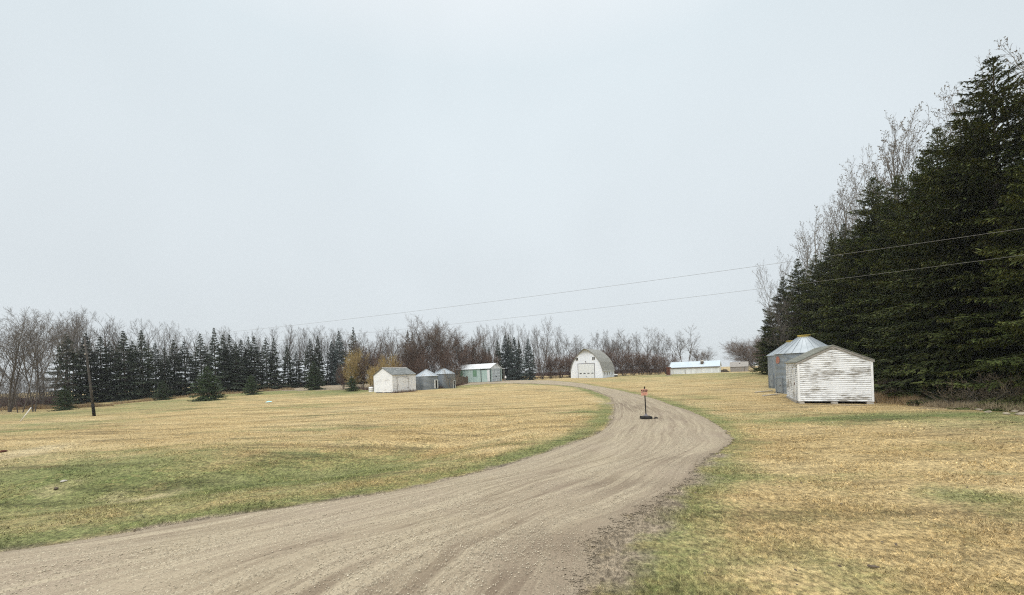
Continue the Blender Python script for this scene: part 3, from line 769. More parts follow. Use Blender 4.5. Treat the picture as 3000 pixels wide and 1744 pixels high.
def teal_shed():
    a = -57; w, l = 4.2, 9.7; o = (-4.54, 80.0); zz = H1(-7, 82)
    t = thing('machine_shed', 'long teal sheet-metal shed with white roof and pale blue double doors', 'shed', (o[0], o[1], zz), rot_of(a))
    ze, zp = 2.95, 3.95
    c = MB(); gable_core(c, w, l, .05, ze, zp)
    y = .25
    while y < l:
        c.box(-.03, 0, y, y + .05, .2, ze - .03); y += .42
    part('wall', c, M['teal'], t)
    part('foundation', MB().box(-.05, w + .05, -.05, l + .05, -.5, .16), M['concrete'], t)
    g = MB().extrude([(0.02, ze - .05), (w - .02, ze - .05), (w / 2, zp - .03)], .03, 'xz', -.033); part('gable_panel', g, M['white_roof'], t)
    part('gable_lamp', MB().tube([(w / 2, -.06, zp - .45), (w / 2, -.06, zp - .3)], .09, 10), M['hub_grey'], t)
    r = MB(); roof_slabs(r, w, l, ze, zp, .18, .15, .1, .06); rf = part('roof', r, M['white_roof'], t)
    part('vent_pipe', MB().tube([(w / 2 - .3, l - 1.6, zp - .1), (w / 2 - .3, l - 1.6, zp + .3)], .09, 10), M['concrete'], rf)
    # doors on the gable
    for i, (x0, x1) in enumerate(((.5, 1.98), (2.02, 3.5))):
        d = MB().box(x0, x1, -.07, -.034, .2, ze - .15)
        do = part('door', d, M['door_blue'], t)
        for k in range(4):
            q = MB().box(x0 + .12, x1 - .12, -.083, -.07, .32 + k * .64, .80 + k * .64); part('panel', q, M['galv_roof'], do)
        part('handle', MB().box(x1 - .10 if i == 0 else x0 + .05, x1 - .05 if i == 0 else x0 + .10, -.13, -.085, 1.0, 1.35), M['black_paint'], do)
    for x0, x1 in ((-.06, .06), (3.58, 3.66)):
        part('door_post', MB().box(x0, x1, -.10, -.005, .1, ze - .03), M['tar'], t)
    part('door_rail', MB().box(.06, 3.58, -.12, -.06, ze - .12, ze - .05), M['white_roof'], t)
    part('door_rail', MB().box(-.10, -.02, .1, 2.3, ze - .25, ze - .14), M['tar'], t)
    part('door_post', MB().box(-.11, -.02, 2.3, 2.42, .05, ze + .05), M['tar'], t)
    part('corner_panel', MB().box(-.04, -.028, .1, .75, .2, ze - .26), M['white_roof'], t)
    for y0 in (3.55, 7.4):
        wn = part('window', MB().box(-.05, -.031, y0, y0 + 1.0, 1.35, 2.65), M['green_panel'], t, label='green boarded window')
    part('canopy', MB().box(w + .0, w + 1.15, -.15, l - .5, ze - .16, ze - .06), M['siding_long'], rf)
    part('canopy_post', MB().box(w + .95, w + 1.07, .0, .12, -.2, ze - .16), M['grey_wood'], t)
    part('canopy_post', MB().box(w + .95, w + 1.07, 5.0, 5.12, -.2, ze - .16), M['grey_wood'], t)
teal_shed()

def barn():
    a = 32; w, l = 9.1, 10.2; o = (16.42, 107.4); zz = .5 * (H1(16.5, 107) + H1(24, 102.6)) - .12
    t = thing('barn', 'white gothic-roofed barn with a grey rounded roof and big overhead door', 'barn', (o[0], o[1], zz), rot_of(a))
    hw = w / 2
    prof = [(1.0, 0.0), (1.0, 1.9), (.955, 2.85), (.85, 4.3), (.68, 5.5), (.43, 6.75), (.255, 7.38), (.11, 7.82), (0, 8.02)]
    poly = [(hw + f * hw, z_) for f, z_ in prof] + [(hw - f * hw, z_) for f, z_ in prof[-2::-1]]
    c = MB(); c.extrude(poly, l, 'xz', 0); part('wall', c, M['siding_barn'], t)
    r = MB(); cur = [(1.055, 1.84), (1.012, 2.0)] + prof[2:]
    ins = [(hw + f * hw, z_ + .012) for f, z_ in cur] + [(hw - f * hw, z_ + .012) for f, z_ in cur[-2::-1]]
    def off(f, z_): return (hw * (f + .022), z_ + .12) if z_ > 3 else (hw * (f + .025), z_ + .05)
    outp = [(hw + off(f, z_)[0], off(f, z_)[1]) for f, z_ in cur[:-1]] + [(hw, 8.16)] + [(hw - off(f, z_)[0], off(f, z_)[1]) for f, z_ in cur[-2::-1]]
    n = len(ins)
    hood = lambda z_: .25 + (.75 * max(0, (z_ - 6.9) / 1.2))
    vs = []
    for y_of in (lambda z_: -hood(z_), lambda z_: l + .25):
        vs += [(x, y_of(z_), z_) for x, z_ in ins] + [(x, y_of(z_), z_) for x, z_ in outp]
    fs = []
    for k in range(n - 1):
        fs += [(n + k, n + k + 1, 3 * n + k + 1, 3 * n + k), (k + 1, k, 2 * n + k, 2 * n + k + 1), (k, k + 1, n + k + 1, n + k), (2 * n + k + 1, 2 * n + k, 3 * n + k, 3 * n + k + 1)]
    fs += [(0, n, 3 * n, 2 * n), (n - 1, 2 * n - 1, 4 * n - 1, 3 * n - 1)[::-1]]
    r.add(vs, fs); rf = part('roof', r, M['shingle_barn'], t)
    # overhead door
    d = MB(); x0, x1, zt = 2.25, 6.85, 4.02
    for k in range(7): d.box(x0, x1, -.05, -.004, .06 + k * .565, .06 + k * .565 + .55)
    do = part('door', d, M['door_white'], t, label='wide pale overhead door')
    for k in range(4):
        xx = x0 + .35 + k * 1.13; wn = part('window', MB().box(xx, xx + .62, -.062, -.05, 1.30, 1.52), M['dark_opening'], do)
    fr = MB(); fr.box(x0 - .14, x0, -.07, -.004, 0, zt + .14); fr.box(x1, x1 + .14, -.07, -.004, 0, zt + .14); fr.box(x0, x1, -.07, -.004, zt, zt + .14)
    part('frame', fr, M['hub_grey'], do)
    part('handle', MB().box(4.4, 4.7, -.09, -.05, .5, .56), M['black_paint'], do)
    for xc in (1.95, 6.75):
        wn = part('window', MB().box(xc - .36, xc + .36, -.03, -.004, 5.0, 5.75), M['dark_opening'], t)
        f = MB(); f.box(xc - .44, xc - .36, -.045, -.004, 4.92, 5.83); f.box(xc + .36, xc + .44, -.045, -.004, 4.92, 5.83); f.box(xc - .36, xc + .36, -.045, -.004, 4.92, 5.0); f.box(xc - .36, xc + .36, -.045, -.004, 5.75, 5.83)
        f.box(xc - .03, xc + .03, -.04, -.03, 5.0, 5.75); part('frame', f, M['white_paint'], wn)
    part('gable_lamp', MB().tube([(4.5, -.16, 4.52), (4.5, -.16, 4.72)], .14, 10), M['hub_grey'], t)
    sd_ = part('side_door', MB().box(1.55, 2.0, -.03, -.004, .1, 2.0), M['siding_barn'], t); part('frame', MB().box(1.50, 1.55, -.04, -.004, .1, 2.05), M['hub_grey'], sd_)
    for k in range(4):
        y0 = 1.5 + k * 2.1
        wn = part('window', MB().box(w + .004, w + .03, y0, y0 + .55, .72, 1.50), M['dark_opening'], t)
        f = MB(); f.box(w + .004, w + .05, y0 - .1, y0, .62, 1.6); f.box(w + .004, w + .05, y0 + .55, y0 + .65, .62, 1.6); f.box(w + .004, w + .05, y0, y0 + .55, .62, .72); f.box(w + .004, w + .05, y0, y0 + .55, 1.5, 1.6); f.box(w + .03, w + .042, y0 + .25, y0 + .29, .72, 1.5)
        part('frame', f, M['white_paint'], wn)
    part('foundation', MB().box(-.04, w + .04, -.03, l + .04, -.7, .06), M['concrete'], t)
barn()

def long_shed():
    a = -57; w, l = 5.0, 12.6; o = (56.7, 105.2); zz = H1(51, 109) - .05
    t = thing('chicken_house', 'long low cream shed with a pale blue roof and small roof vent', 'shed', (o[0], o[1], zz), rot_of(a))
    ze, zp = 2.0, 3.45
    c = MB(); gable_core(c, w, l, 0, ze, zp)
    y = .3
    while y < l: c.box(-.025, 0, y, y + .05, .05, ze - .1); y += .6
    part('wall', c, M['siding_long'], t)
    r = MB(); roof_slabs(r, w, l, ze, zp, .25, .2, .2, .07); rf = part('roof', r, M['blue_roof'], t)
    part('fascia', MB().box(-.30, -.24, -.2, l + .2, ze - .28, ze - .06), M['hub_grey'], rf)
    v = part('roof_vent', MB().box(.95, 1.75, 4.0, 4.7, 2.3, 3.4), M['brown_wood'], rf)
    part('vent_cap', MB().extrude([(.85, 3.4), (1.85, 3.4), (1.85, 3.5), (1.35, 3.72), (.85, 3.5)], .86, 'xz', 3.92), M['concrete'], v)
    d = part('door', MB().box(-.05, -.026, 10.2, 11.8, .15, 1.6), M['siding_long'], t)
    part('frame', MB().box(-.06, -.026, 11.8, 11.95, .05, 1.75).box(-.06, -.026, 10.2, 11.8, 1.6, 1.68), M['grey_wood'], d)
    part('door_post', MB().box(-.08, -.03, 8.55, 8.66, .05, 1.2), M['grey_wood'], t)
long_shed()

def grey_shed():
    a = -57; w, l = 3.6, 4.7; o = (71.2, 116.0); zz = H1(69, 118)
    t = thing('wooden_shed', 'small bare grey wooden shed near the far round tree', 'shed', (o[0], o[1], zz), rot_of(a))
    ze, zp = 1.62, 2.95
    c = MB(); gable_core(c, w, l, -.3, ze, zp)
    z_ = .1
    while z_ < ze: c.box(-.02, 0, .02, l - .02, z_, z_ + .14); z_ += .2
    part('wall', c, M['grey_wood'], t)
    r = MB(); roof_slabs(r, w, l, ze, zp, .2, .12, .12, .06); rf = part('roof', r, M['grey_wood'], t)
    part('vent_hole', MB().box(1.0, 1.25, 2.0, 2.4, 2.3, 2.62), M['dark_opening'], rf)
    part('door', MB().box(-.05, -.022, .9, 1.05, 0, 1.5), M['brown_wood'], t)
grey_shed()

# ------------------------------------------------------------------ sign, pole, wires and small things
def sign():
    x, y = gpt(1893, 1231); z = H1(x, y) + .035
    t = thing('warning_sign', 'orange posted warning sign on a black post in a rubber base on the drive', 'sign', (x, y, z), 0)
    b = MB(); w = .245
    b.add([(-w, -.2, 0), (w, -.2, 0), (w, .2, 0), (-w, .2, 0), (-w, -.2, .085), (w, -.2, .085), (w, .2, .085), (-w, .2, .085), (-.10, -.09, .15), (.10, -.09, .15), (.10, .09, .15), (-.10, .09, .15)],
          [(0, 3, 2, 1), (0, 1, 5, 4), (1, 2, 6, 5), (2, 3, 7, 6), (3, 0, 4, 7), (4, 5, 9, 8), (5, 6, 10, 9), (6, 7, 11, 10), (7, 4, 8, 11), (8, 9, 10, 11)])
    for s in (-1, 1): b.box(s * .175 - .055, s * .175 + .055, -.215, .215, .03, .125)
    part('base', b, M['rubber'], t)
    part('hub', MB().tube([(0, 0, .145), (0, 0, .19), (-.001, 0, .25)], [.095, .07, .04], 12), M['hub_grey'], t)
    lean = -.012
    part('post', MB().tube([(0, 0, .2), (lean, 0, .9), (lean * 2, .0, 1.56)], .028, 10), M['black_paint'], t)
    px = lean * 1.7
    p = part('sign_panel', MB().box(px - .155, px + .155, -.040, -.034, 1.13, 1.45), M['orange'], t, rot=(0, math.radians(-1.5), 0))
    cu = bpy.data.curves.new('lettering', 'FONT'); cu.body = 'POSTED'; cu.size = .092; cu.align_x = 'CENTER'; cu.extrude = .001; cu.offset = .0035
    to = bpy.data.objects.new('tmp', cu); COL.objects.link(to)
    bpy.context.view_layer.update(); dg = bpy.context.evaluated_depsgraph_get()
    me = bpy.data.meshes.new_from_object(to.evaluated_get(dg)); bpy.data.objects.remove(to)
    me.materials.clear(); me.materials.append(M['ink'])
    put('lettering', me, p, (px + .004, -.043, 1.342), (math.radians(90), 0, 0))
    ln = MB()
    ln.box(px - .06, px + .13, -.043, -.0405, 1.295, 1.325); ln.box(px - .125, px - .095, -.043, -.0405, 1.265, 1.32)
    part('fine_print', ln, M['ink'], p)
    l2 = MB()
    for k in range(3): l2.box(px - .10 + .01 * k, px + .11 - .015 * k, -.043, -.0405, 1.245 - .032 * k, 1.255 - .032 * k)
    part('fine_print', l2, M['ink_red'], p)
    for zz in (1.145, 1.435): part('bolt', MB().tube([(px, -.05, zz), (px, -.03, zz)], .009, 8), M['hub_grey'], p)
sign()

def lump(name, label, cat, mat, x, y, z, s, seed, group=None):
    rng = np.random.default_rng(seed)
    import bmesh
    bm = bmesh.new(); bmesh.ops.create_icosphere(bm, subdivisions=2, radius=1)
    k = rng.normal(0, 1, (4, 3)); ph = rng.uniform(0, 6, 4)
    for v in bm.verts:
        c = np.array(v.co); f = 1 + .12 * sum(math.sin(float(k[i] @ c) * 2.2 + ph[i]) for i in range(4))
        v.co = Vector(c * f * np.array(s))
    me = bpy.data.meshes.new(name); bm.to_mesh(me); bm.free(); me.materials.append(mat)
    return tag(put(name, me, None, (x, y, z), (0, 0, rng.uniform(0, 6))), label, cat, group)

x, y = gpt(1921, 1230)
r_ = MB().add([(-.13, -.05, 0), (.10, -.06, 0), (.14, .07, 0), (-.08, .08, 0), (.02, .0, .075), (.12, -.02, .03), (-.05, .02, .04)], [(0, 1, 5, 4, 6), (1, 2, 5), (2, 3, 4, 5), (3, 0, 6, 4)])
tag(part('rubber_scrap', r_, M['rubber'], None, loc=(x, y, H1(x, y) + .045)), 'crumpled black rubber scrap on the gravel right beside the sign base', 'scrap')

def utility_pole():
    x, y = gpt(276, 1219); z = H1(x, y)
    t = thing('utility_pole', 'leaning weathered wooden utility pole with a black tarred foot', 'utility pole', (x, y, z))
    top = Vector((-.62, 0, 7.25)); f = lambda s: top * s
    part('pole', MB().tube([f(.155), f(.4), f(.7), f(1)], [.098, .09, .078, .06], 12), M['pole'], t, True)
    part('tarred_foot', MB().tube([f(-.05), f(.10), f(.155)], [.12, .112, .10], 12), M['tar'], t, True)
    for s in (.885, .775):
        p_ = f(s); ins = part('insulator', MB().tube([(p_.x, -.13, p_.z), (p_.x, -.13, p_.z + .05), (p_.x, -.13, p_.z + .12)], [.045, .06, .03], 10), M['concrete'], t)
    return (x - .55, y - .13, z + .885 * 7.25 + .12), (x - .48, y - .13, z + .775 * 7.25 + .12)
W1, W2 = utility_pole()
def wire(label, a, b, sag):
    pts = []
    for i in range(61):
        s = i / 60; p = Vector(a).lerp(Vector(b), s); p.z -= sag * 4 * s * (1 - s); pts.append(p)
    o = Vector(pts[0]); tag(part('power_wire', MB().tube([p - o for p in pts], .0052, 6), M['wire'], None, True, loc=o), label, 'wire', 'power wires')
wire('upper power wire from the leaning pole passing in front of the dark spruces', W1, (46.0, 2.0, 8.25), 1.0)
wire('lower power wire from the leaning pole passing in front of the dark spruces', W2, (46.0, 6.0, 8.1), 1.2)

x, y = gpt(57, 1238)
tag(part('marker_stick', MB().tube([(-.04, 0, -.12), (.98, .0, 1.12)], .034, 10), M['plastic_white'], None, True, loc=(x, y, H1(x, y))), 'white plastic stake leaning out of the lawn left of the utility pole', 'stake')
x, y = gpt(786, 1178)
tag(part('litter_scrap', MB().add([(-.32, -.1, .02), (.1, -.22, .03), (.42, .02, .05), (.05, .25, .03), (0, 0, .16), (.3, .1, .12)], [(0, 1, 4), (1, 2, 5, 4), (2, 3, 5), (3, 0, 4), (3, 4, 5)]), M['litter'], None, loc=(x, y, H1(x, y))), 'bright cyan plastic scrap lying on the open lawn', 'litter')
x, y = gpt(187, 1411, hgt); lump('stone', 'pale flat stone in the green dip of the near lawn', 'stone', M['concrete'], x, y, H1(x, y) + .02, (.10, .06, .035), 4)
x, y = gpt(165, 1434, hgt); lump('clod', 'dark earth clod just below the pale stone in the green dip', 'clod', M['brown_wood'], x, y, H1(x, y) + .03, (.10, .05, .03), 5)
x, y = gpt(8, 1325, hgt); lump('clod', 'reddish clod on the pale straw patch at the lawn edge', 'clod', M['rust'], x, y, H1(x, y) + .03, (.13, .09, .05), 6)
x, y = gpt(2555, 1667); lump('clod', 'dark clod of dead leaves on the straw lawn nearest the camera', 'clod', M['brown_wood'], x, y, H1(x, y) + .03, (.055, .02, .014), 7)

# white barrel behind the left corner of the small white shed
Dt = 64.0; x = ratio(1087, 1138) * Dt; z = H1(x, Dt)
t = thing('plastic_tank', 'white plastic tank standing at the left corner of the small white shed', 'tank', (x, Dt, z))
part('body', MB().tube([(0, 0, .0), (0, 0, .05), (0, 0, .75), (0, 0, .85)], [.33, .38, .38, .30], 18), M['plastic_white'], t, False)
part('lid', MB().tube([(0, 0, .85), (0, 0, .93)], [.14, .13], 12), M['hub_grey'], t)
for zz in (.25, .55): part('hoop', MB().tube([(0, 0, zz), (0, 0, zz + .04)], .395, 18), M['hub_grey'], t)

# white-topped cart by the barn, box on a post by the teal shed
Dt = 108.0; x = ratio(1804, 1103) * Dt; z = H1(x, Dt)
t = thing('small_cart', 'small dark cart with a white cover beside the barn', 'cart', (x, Dt, z + .02))
part('body', MB().box(-.40, .42, -.3, .3, .18, .5), M['black_paint'], t); part('cover', MB().extrude([(-.48, .5), (.48, .5), (.44, .74), (-.34, .80), (-.46, .7)], .7, 'xz', -.35), M['plastic_white'], t)
for s in (-1, 1): part('wheel', MB().tube([(s * .25, -.36, .18), (s * .25, -.31, .18)], .18, 14), M['rubber'], t)
Dt = 82.0; x = ratio(1481, 1105) * Dt; z = H1(x, Dt)
t = thing('bird_box', 'little white box on a thin post right of the teal shed canopy', 'box', (x, Dt, z))
part('post', MB().tube([(0, 0, -.1), (0, 0, .75)], .04, 8), M['grey_wood'], t)
part('box', MB().extrude([(-.16, .7), (.16, .7), (.16, 1.1), (0, 1.25), (-.16, 1.1)], .32, 'xz', -.16), M['plastic_white'], t)

# rusty red upright tank in front of the long shed
Dt = 98.0; x = ratio(1959.5, 1100) * Dt; z = H1(x, Dt)
t = thing('fuel_tank', 'rusty dark red upright tank at the left end of the long cream shed', 'tank', (x, Dt, z))
part('body', MB().box(-.46, .46, -.4, .4, .12, 1.95), M['rust'], t); part('roof', MB().extrude([(-.52, 1.95), (.52, 1.95), (.3, 2.12), (-.3, 2.12)], .92, 'xz', -.46), M['rust'], t)
part('trim_strip', MB().box(.20, .30, -.42, -.402, .2, 1.7), M['siding_long'], t)
part('base', MB().box(-.7, .65, -.5, .5, -.1, .12), M['grey_wood'], t)

# brush pile and rotten crib
def stick_pile(name, label, cat, x, y, z, rx, ry, h, n, mat, seed, rad=.035):
    rng = random.Random(seed); mb = MB()
    for _ in range(n):
        a = rng.uniform(0, 6.28); q = math.sqrt(rng.random()); cx, cy = rx * q * math.cos(a), ry * q * math.sin(a); zz = h * (1 - q * q) * rng.random()
        az = rng.uniform(0, 6.28); ln = rng.uniform(.5, 1.3) * max(rx, .5) * .7; el = rng.uniform(-.25, .35)
        d = Vector((math.cos(az) * math.cos(el), math.sin(az) * math.cos(el), math.sin(el))) * ln
        p = Vector((cx, cy, zz + .05)); mb.tube([p - d * .5, p + d * .5], [rad, rad * .5], 5)
    return tag(part(name, mb, mat, None, loc=(x, y, z)), label, cat)
Dt = 114.0; x = ratio(2121, 1088) * Dt
stick_pile('brush_pile', 'dark brush pile between the long cream shed and the grey wooden shed', 'brush pile', x, Dt, H1(x, Dt), 1.3, .9, 1.0, 160, M['brown_wood'], 2, .05)
def crib():
    Dt = 76.5; x = ratio(1346, 1120) * Dt; z = H1(x, Dt)
    rng = random.Random(5); t = thing('wooden_crib', 'dark rotten upright plank crib between the old bin and the teal shed', 'crib', (x, Dt, z), rot_of(-57 + 90))
    pl = MB(); q = -.95
    while q < .95:
        w_ = rng.uniform(.10, .17); hh = rng.uniform(1.45, 1.75); pl.box(q, q + w_, rng.uniform(-.03, 0), .035, -.15, hh); q += w_ + rng.uniform(.01, .04)
    part('front_planks', pl, M['brown_wood'], t)
    pl = MB(); q = 0.05
    while q < 1.5:
        w_ = rng.uniform(.10, .17); hh = rng.uniform(1.4, 1.7); pl.box(.93, .965, q, q + w_ + .021, -.15, hh); q += w_ + .02
    part('side_planks', pl, M['brown_wood'], t)
    for sx_ in (-.9, .9): part('post', MB().box(sx_ - .06, sx_ + .06, .05, .17, -.2, 1.85), M['grey_wood'], t)
crib()
# planks before the tall bins
for i, (pa, pb, lab) in enumerate((((2214, 1152), (2262, 1147), 'weathered plank on the lawn, touching the farther yellow-capped bin'), ((2236, 1164), (2282, 1159), 'weathered plank lying nearer, in front of the bin with the red emblem'))):
    A, B = Vector(gpt(*pa) + (0,)), Vector(gpt(*pb) + (0,)); d = B - A
    tag(part('plank', MB().box(0, d.length, -.09, .09, 0, .05), M['concrete'], None, loc=(A.x, A.y, H1(A.x, A.y) + .03), rot=(0, 0, math.atan2(d.y, d.x))), lab, 'plank', 'planks before the bins')
# field stones at the foot of the near spruces
STN = [(2812, 1197, .16), (2868, 1203, .2), (2895, 1210, .17), (2930, 1204, .26), (2948, 1216, .22), (2972, 1208, .2), (2990, 1217, .24), (2915, 1187, .2), (2960, 1192, .16), (2985, 1196, .22)]
SLAB = ['lone small pale stone left of the rock row under the near spruces', 'pale rock under the near spruces, second from the left', 'low flat rock under the near spruces, third from the left',
        'largest pale rock at the foot of the near spruces', 'pale angular rock in front of the largest rock', 'round rock just right of the largest rock', 'pale rock at the right end of the front rocks',
        'rock at the foot of the pale bare stem, behind the row', 'small rock deep behind the largest rock', 'rear rock nearest the right frame edge']
for i, (px, py, s) in enumerate(STN):
    x, y = gpt(px, py); lump('rock', SLAB[i], 'rock', M['rock'], x, y, H1(x, y) + s * .12, (s * .6, s * .5, s * .36), 20 + i, 'field rocks under the near spruces')

# ------------------------------------------------------------------ trees
def tapered_trunk(H, r0, r1, n=8, seed=0, wob=.03, z0=-.4, k=7):
    rng = random.Random(seed); pts = []; rad = []
    for i in range(k):
        s = i / (k - 1); pts.append((rng.uniform(-wob, wob) * H * s * .3, rng.uniform(-wob, wob) * H * s * .3, z0 + (H - z0) * s)); rad.append(r0 + (r1 - r0) * s ** .85)
    return MB().tube(pts, rad, n)

def spruce_mesh(seed, H, R, nb, step, tl, skirt=.03, droop=.25, gap=.0, mat='needles', ragged=.25, fill=1.0, inner=.12, hang=1.0, vert=.45, pexp=.85):
    rng = np.random.default_rng(seed)
    Bs, Ds, Ls, Ws, Ns = [], [], [], [], []
    def emit(B, D, Ln, Wd, N): Bs.append(B); Ds.append(unit(D)); Ls.append(Ln); Ws.append(Wd); Ns.append(N)
    stems = MB()
    az = rng.uniform(0, 6.28)
    # whorls: groups of branches at nearly one height
    zs = []
    z = skirt * H
    nwh = max(8, int(nb / 6.0))
    for w in range(nwh):
        zz = skirt + (1 - skirt) * ((w + .5) / nwh) ** .92
        for k in range(6): zs.append(min(.985, zz + rng.normal(0, .008)))
    sect = rng.uniform(.8, 1.15, 12)     # uneven outline round the tree
    for q in zs:
        az += 1.0472 + rng.normal(0, .28)
        if rng.random() < gap: continue
        prof = (1 - q) ** pexp * (1 - .25 * math.exp(-q / .06)); tsc = min(1.0, .38 + 1.9 * (1 - q))
        Lb = R * prof * (sect[int((az % 6.283) / 6.283 * 12)] * .5 + .5) * (1 + rng.normal(0, ragged * .6))
        Lb = max(.10, Lb)
        el = math.radians(-14 + 58 * q ** 1.7 + rng.normal(0, 6))
        ca, sa = math.cos(az), math.sin(az)
        n = max(3, int(Lb / step)); s = (np.arange(n) + rng.random(n)) / n; s = inner + (1 - inner) * s
        dr = droop * (1 - q)
        rr = Lb * s * math.cos(el); zz = q * H + Lb * (math.sin(el) * s - dr * s ** 1.6 + dr * .75 * s ** 3.2)
        P = np.stack([rr * ca, rr * sa, zz], 1)
        dz = Lb * (math.sin(el) - dr * 1.6 * s ** .6 + dr * .75 * 3.2 * s ** 2.2); A = unit(np.stack([np.full(n, Lb * math.cos(el) * ca), np.full(n, Lb * math.cos(el) * sa), dz], 1))
        side = np.array([-sa, ca, 0.0])
        tw = np.clip((.36 * Lb * (1 - s) + .20 * tsc) * rng.uniform(.7, 1.25, n), .08, 1.05)
        for sg in (-1, 1):
            D = A * .62 + side[None] * sg * .72 + np.stack([np.zeros(n), np.zeros(n), -.16 - .2 * rng.random(n)], 1) + rng.normal(0, .14, (n, 3))
            D = unit(D); m = max(1, int(round(fill * 3)))
            for j in range(m):
                f = (j + .25 * rng.random(n)) / m
                B = P + D * (tw * f)[:, None]
                T = unit(D + A * (.1 + .25 * j) + rng.normal(0, .26, (n, 3)))
                ln = tl * tsc * rng.uniform(.8, 1.4, n) * (.8 + .35 * tw); wd = ln * rng.uniform(.22, .42, n)
                N = unit(np.stack([rng.normal(0, vert, n), rng.normal(0, vert, n), np.ones(n)], 1))
                emit(B, T, ln, wd, N)
                # hanging sprays under the twig
                T2 = unit(T * .6 + np.stack([rng.normal(0, .3, n), rng.normal(0, .3, n), -.75 - .3 * rng.random(n)], 1)); N2 = unit(rng.normal(0, 1, (n, 3)) * np.array([1, 1, .2]))
                hm_ = rng.random(n) < hang; emit((B + T * (ln * .3)[:, None])[hm_], T2[hm_], (ln * .75)[hm_], (wd * .8)[hm_], N2[hm_])
        T = unit(A + rng.normal(0, .2, (n, 3))); ln = tl * tsc * rng.uniform(.9, 1.5, n)
        emit(P, T, ln, ln * .5, unit(np.stack([rng.normal(0, .4, n), rng.normal(0, .4, n), np.ones(n)], 1)))
        so_ = np.argsort(s); pick = so_[:: max(1, len(so_) // 4)]
        pt = [(0, 0, q * H)] + [tuple(P[k_] - np.array([0, 0, .02])) for k_ in pick]
        stems.tube(pt, list(np.linspace(max(.007, .010 * Lb), .004, len(pt))), 3, False)
    # leader
    n = 14; zt = H * (.99 - .05 * rng.random(n)); a = rng.uniform(0, 6.28, n)
    emit(np.stack([np.zeros(n), np.zeros(n), zt], 1), np.stack([np.cos(a) * .6, np.sin(a) * .6, np.ones(n)], 1), np.full(n, tl * .6), np.full(n, tl * .16), unit(np.stack([np.cos(a), np.sin(a), np.full(n, .3)], 1)))
    V, Fq = kites(np.concatenate(Bs), np.concatenate(Ds), np.concatenate(Ls), np.concatenate(Ws), np.concatenate(Ns))
    crown = mesh_np('crown', V, Fq, M[mat])
    tr = tapered_trunk(H * .98, .011 * H + .03, .015, 8, seed, .01)
    tr.add(stems.v, stems.f)
    return tr.mesh('trunk', M['bark_spruce']), crown, H

def grow(rng, p, d, Ln, r, lev, P, out):
    k = P['seg'][lev]; q = p.copy(); dd = d.copy(); nodes = [(q.copy(), dd.copy(), r)]
    rend = r * P['taper'][lev]
    for i in range(k):
        w = P['wob'][lev]
        dd = dd + Vector((rng.gauss(0, w), rng.gauss(0, w), rng.gauss(0, w))); dd.z += P['up'][lev]; dd.normalize()
        q2 = q + dd * (Ln / k); ra = r + (rend - r) * i / k; rb = r + (rend - r) * (i + 1) / k
        out.append((q.x, q.y, q.z, q2.x, q2.y, q2.z, ra, rb, lev)); q = q2; nodes.append((q.copy(), dd.copy(), rb))
    if lev + 1 >= P['levels']: return
    nc = P['nc'][lev]; nc = max(1, int(round(nc * rng.uniform(.8, 1.2))))
    az = rng.uniform(0, 6.28)
    for c in range(nc):
        f = P['start'][lev] + (1 - P['start'][lev]) * ((c + rng.random()) / nc); f = min(f, .999)
        i = int(f * k); g = f * k - i
        b = nodes[i][0].lerp(nodes[i + 1][0], g); bd = nodes[i + 1][1]; br = nodes[i][2] + (nodes[i + 1][2] - nodes[i][2]) * g
        az += 2.4 + rng.gauss(0, .5)
        a = math.radians(P['ang'][lev] * rng.uniform(.7, 1.3)) * (1 - .25 * f)
        u = bd.orthogonal().normalized(); v = bd.cross(u)
        nd = bd * math.cos(a) + (u * math.cos(az) + v * math.sin(az)) * math.sin(a)
        l2 = Ln * P['ratio'][lev] * (1 - P['short'][lev] * f) * rng.uniform(.75, 1.25)
        grow(rng, b, nd, l2, max(P['rmin'], min(br * .72, r * P['rr'][lev])), lev + 1, P, out)

def seg_mesh(name, S, mat, sides):
    S = np.array(S); A = S[:, 0:3]; B = S[:, 3:6]; D = unit(B - A)
    ref = np.where(np.abs(D[:, 2:3]) < .9, np.array([[0, 0, 1.0]]), np.array([[1.0, 0, 0]]))
    U = unit(np.cross(D, ref)); Vv = np.cross(D, U); ang = np.arange(sides) * 2 * math.pi / sides
    ring = lambda C, r: C[:, None, :] + (U[:, None, :] * np.cos(ang)[None, :, None] + Vv[:, None, :] * np.sin(ang)[None, :, None]) * r[:, None, None]
    V = np.concatenate([ring(A, S[:, 6]), ring(B, S[:, 7])], 1).reshape(-1, 3)
    o = (np.arange(len(S)) * 2 * sides)[:, None]; k = np.arange(sides)[None]; k2 = (k + 1) % sides
    Fq = np.stack([o + k, o + k2, o + sides + k2, o + sides + k], -1).reshape(-1, 4)
    return mesh_np(name, V, Fq, mat, True)

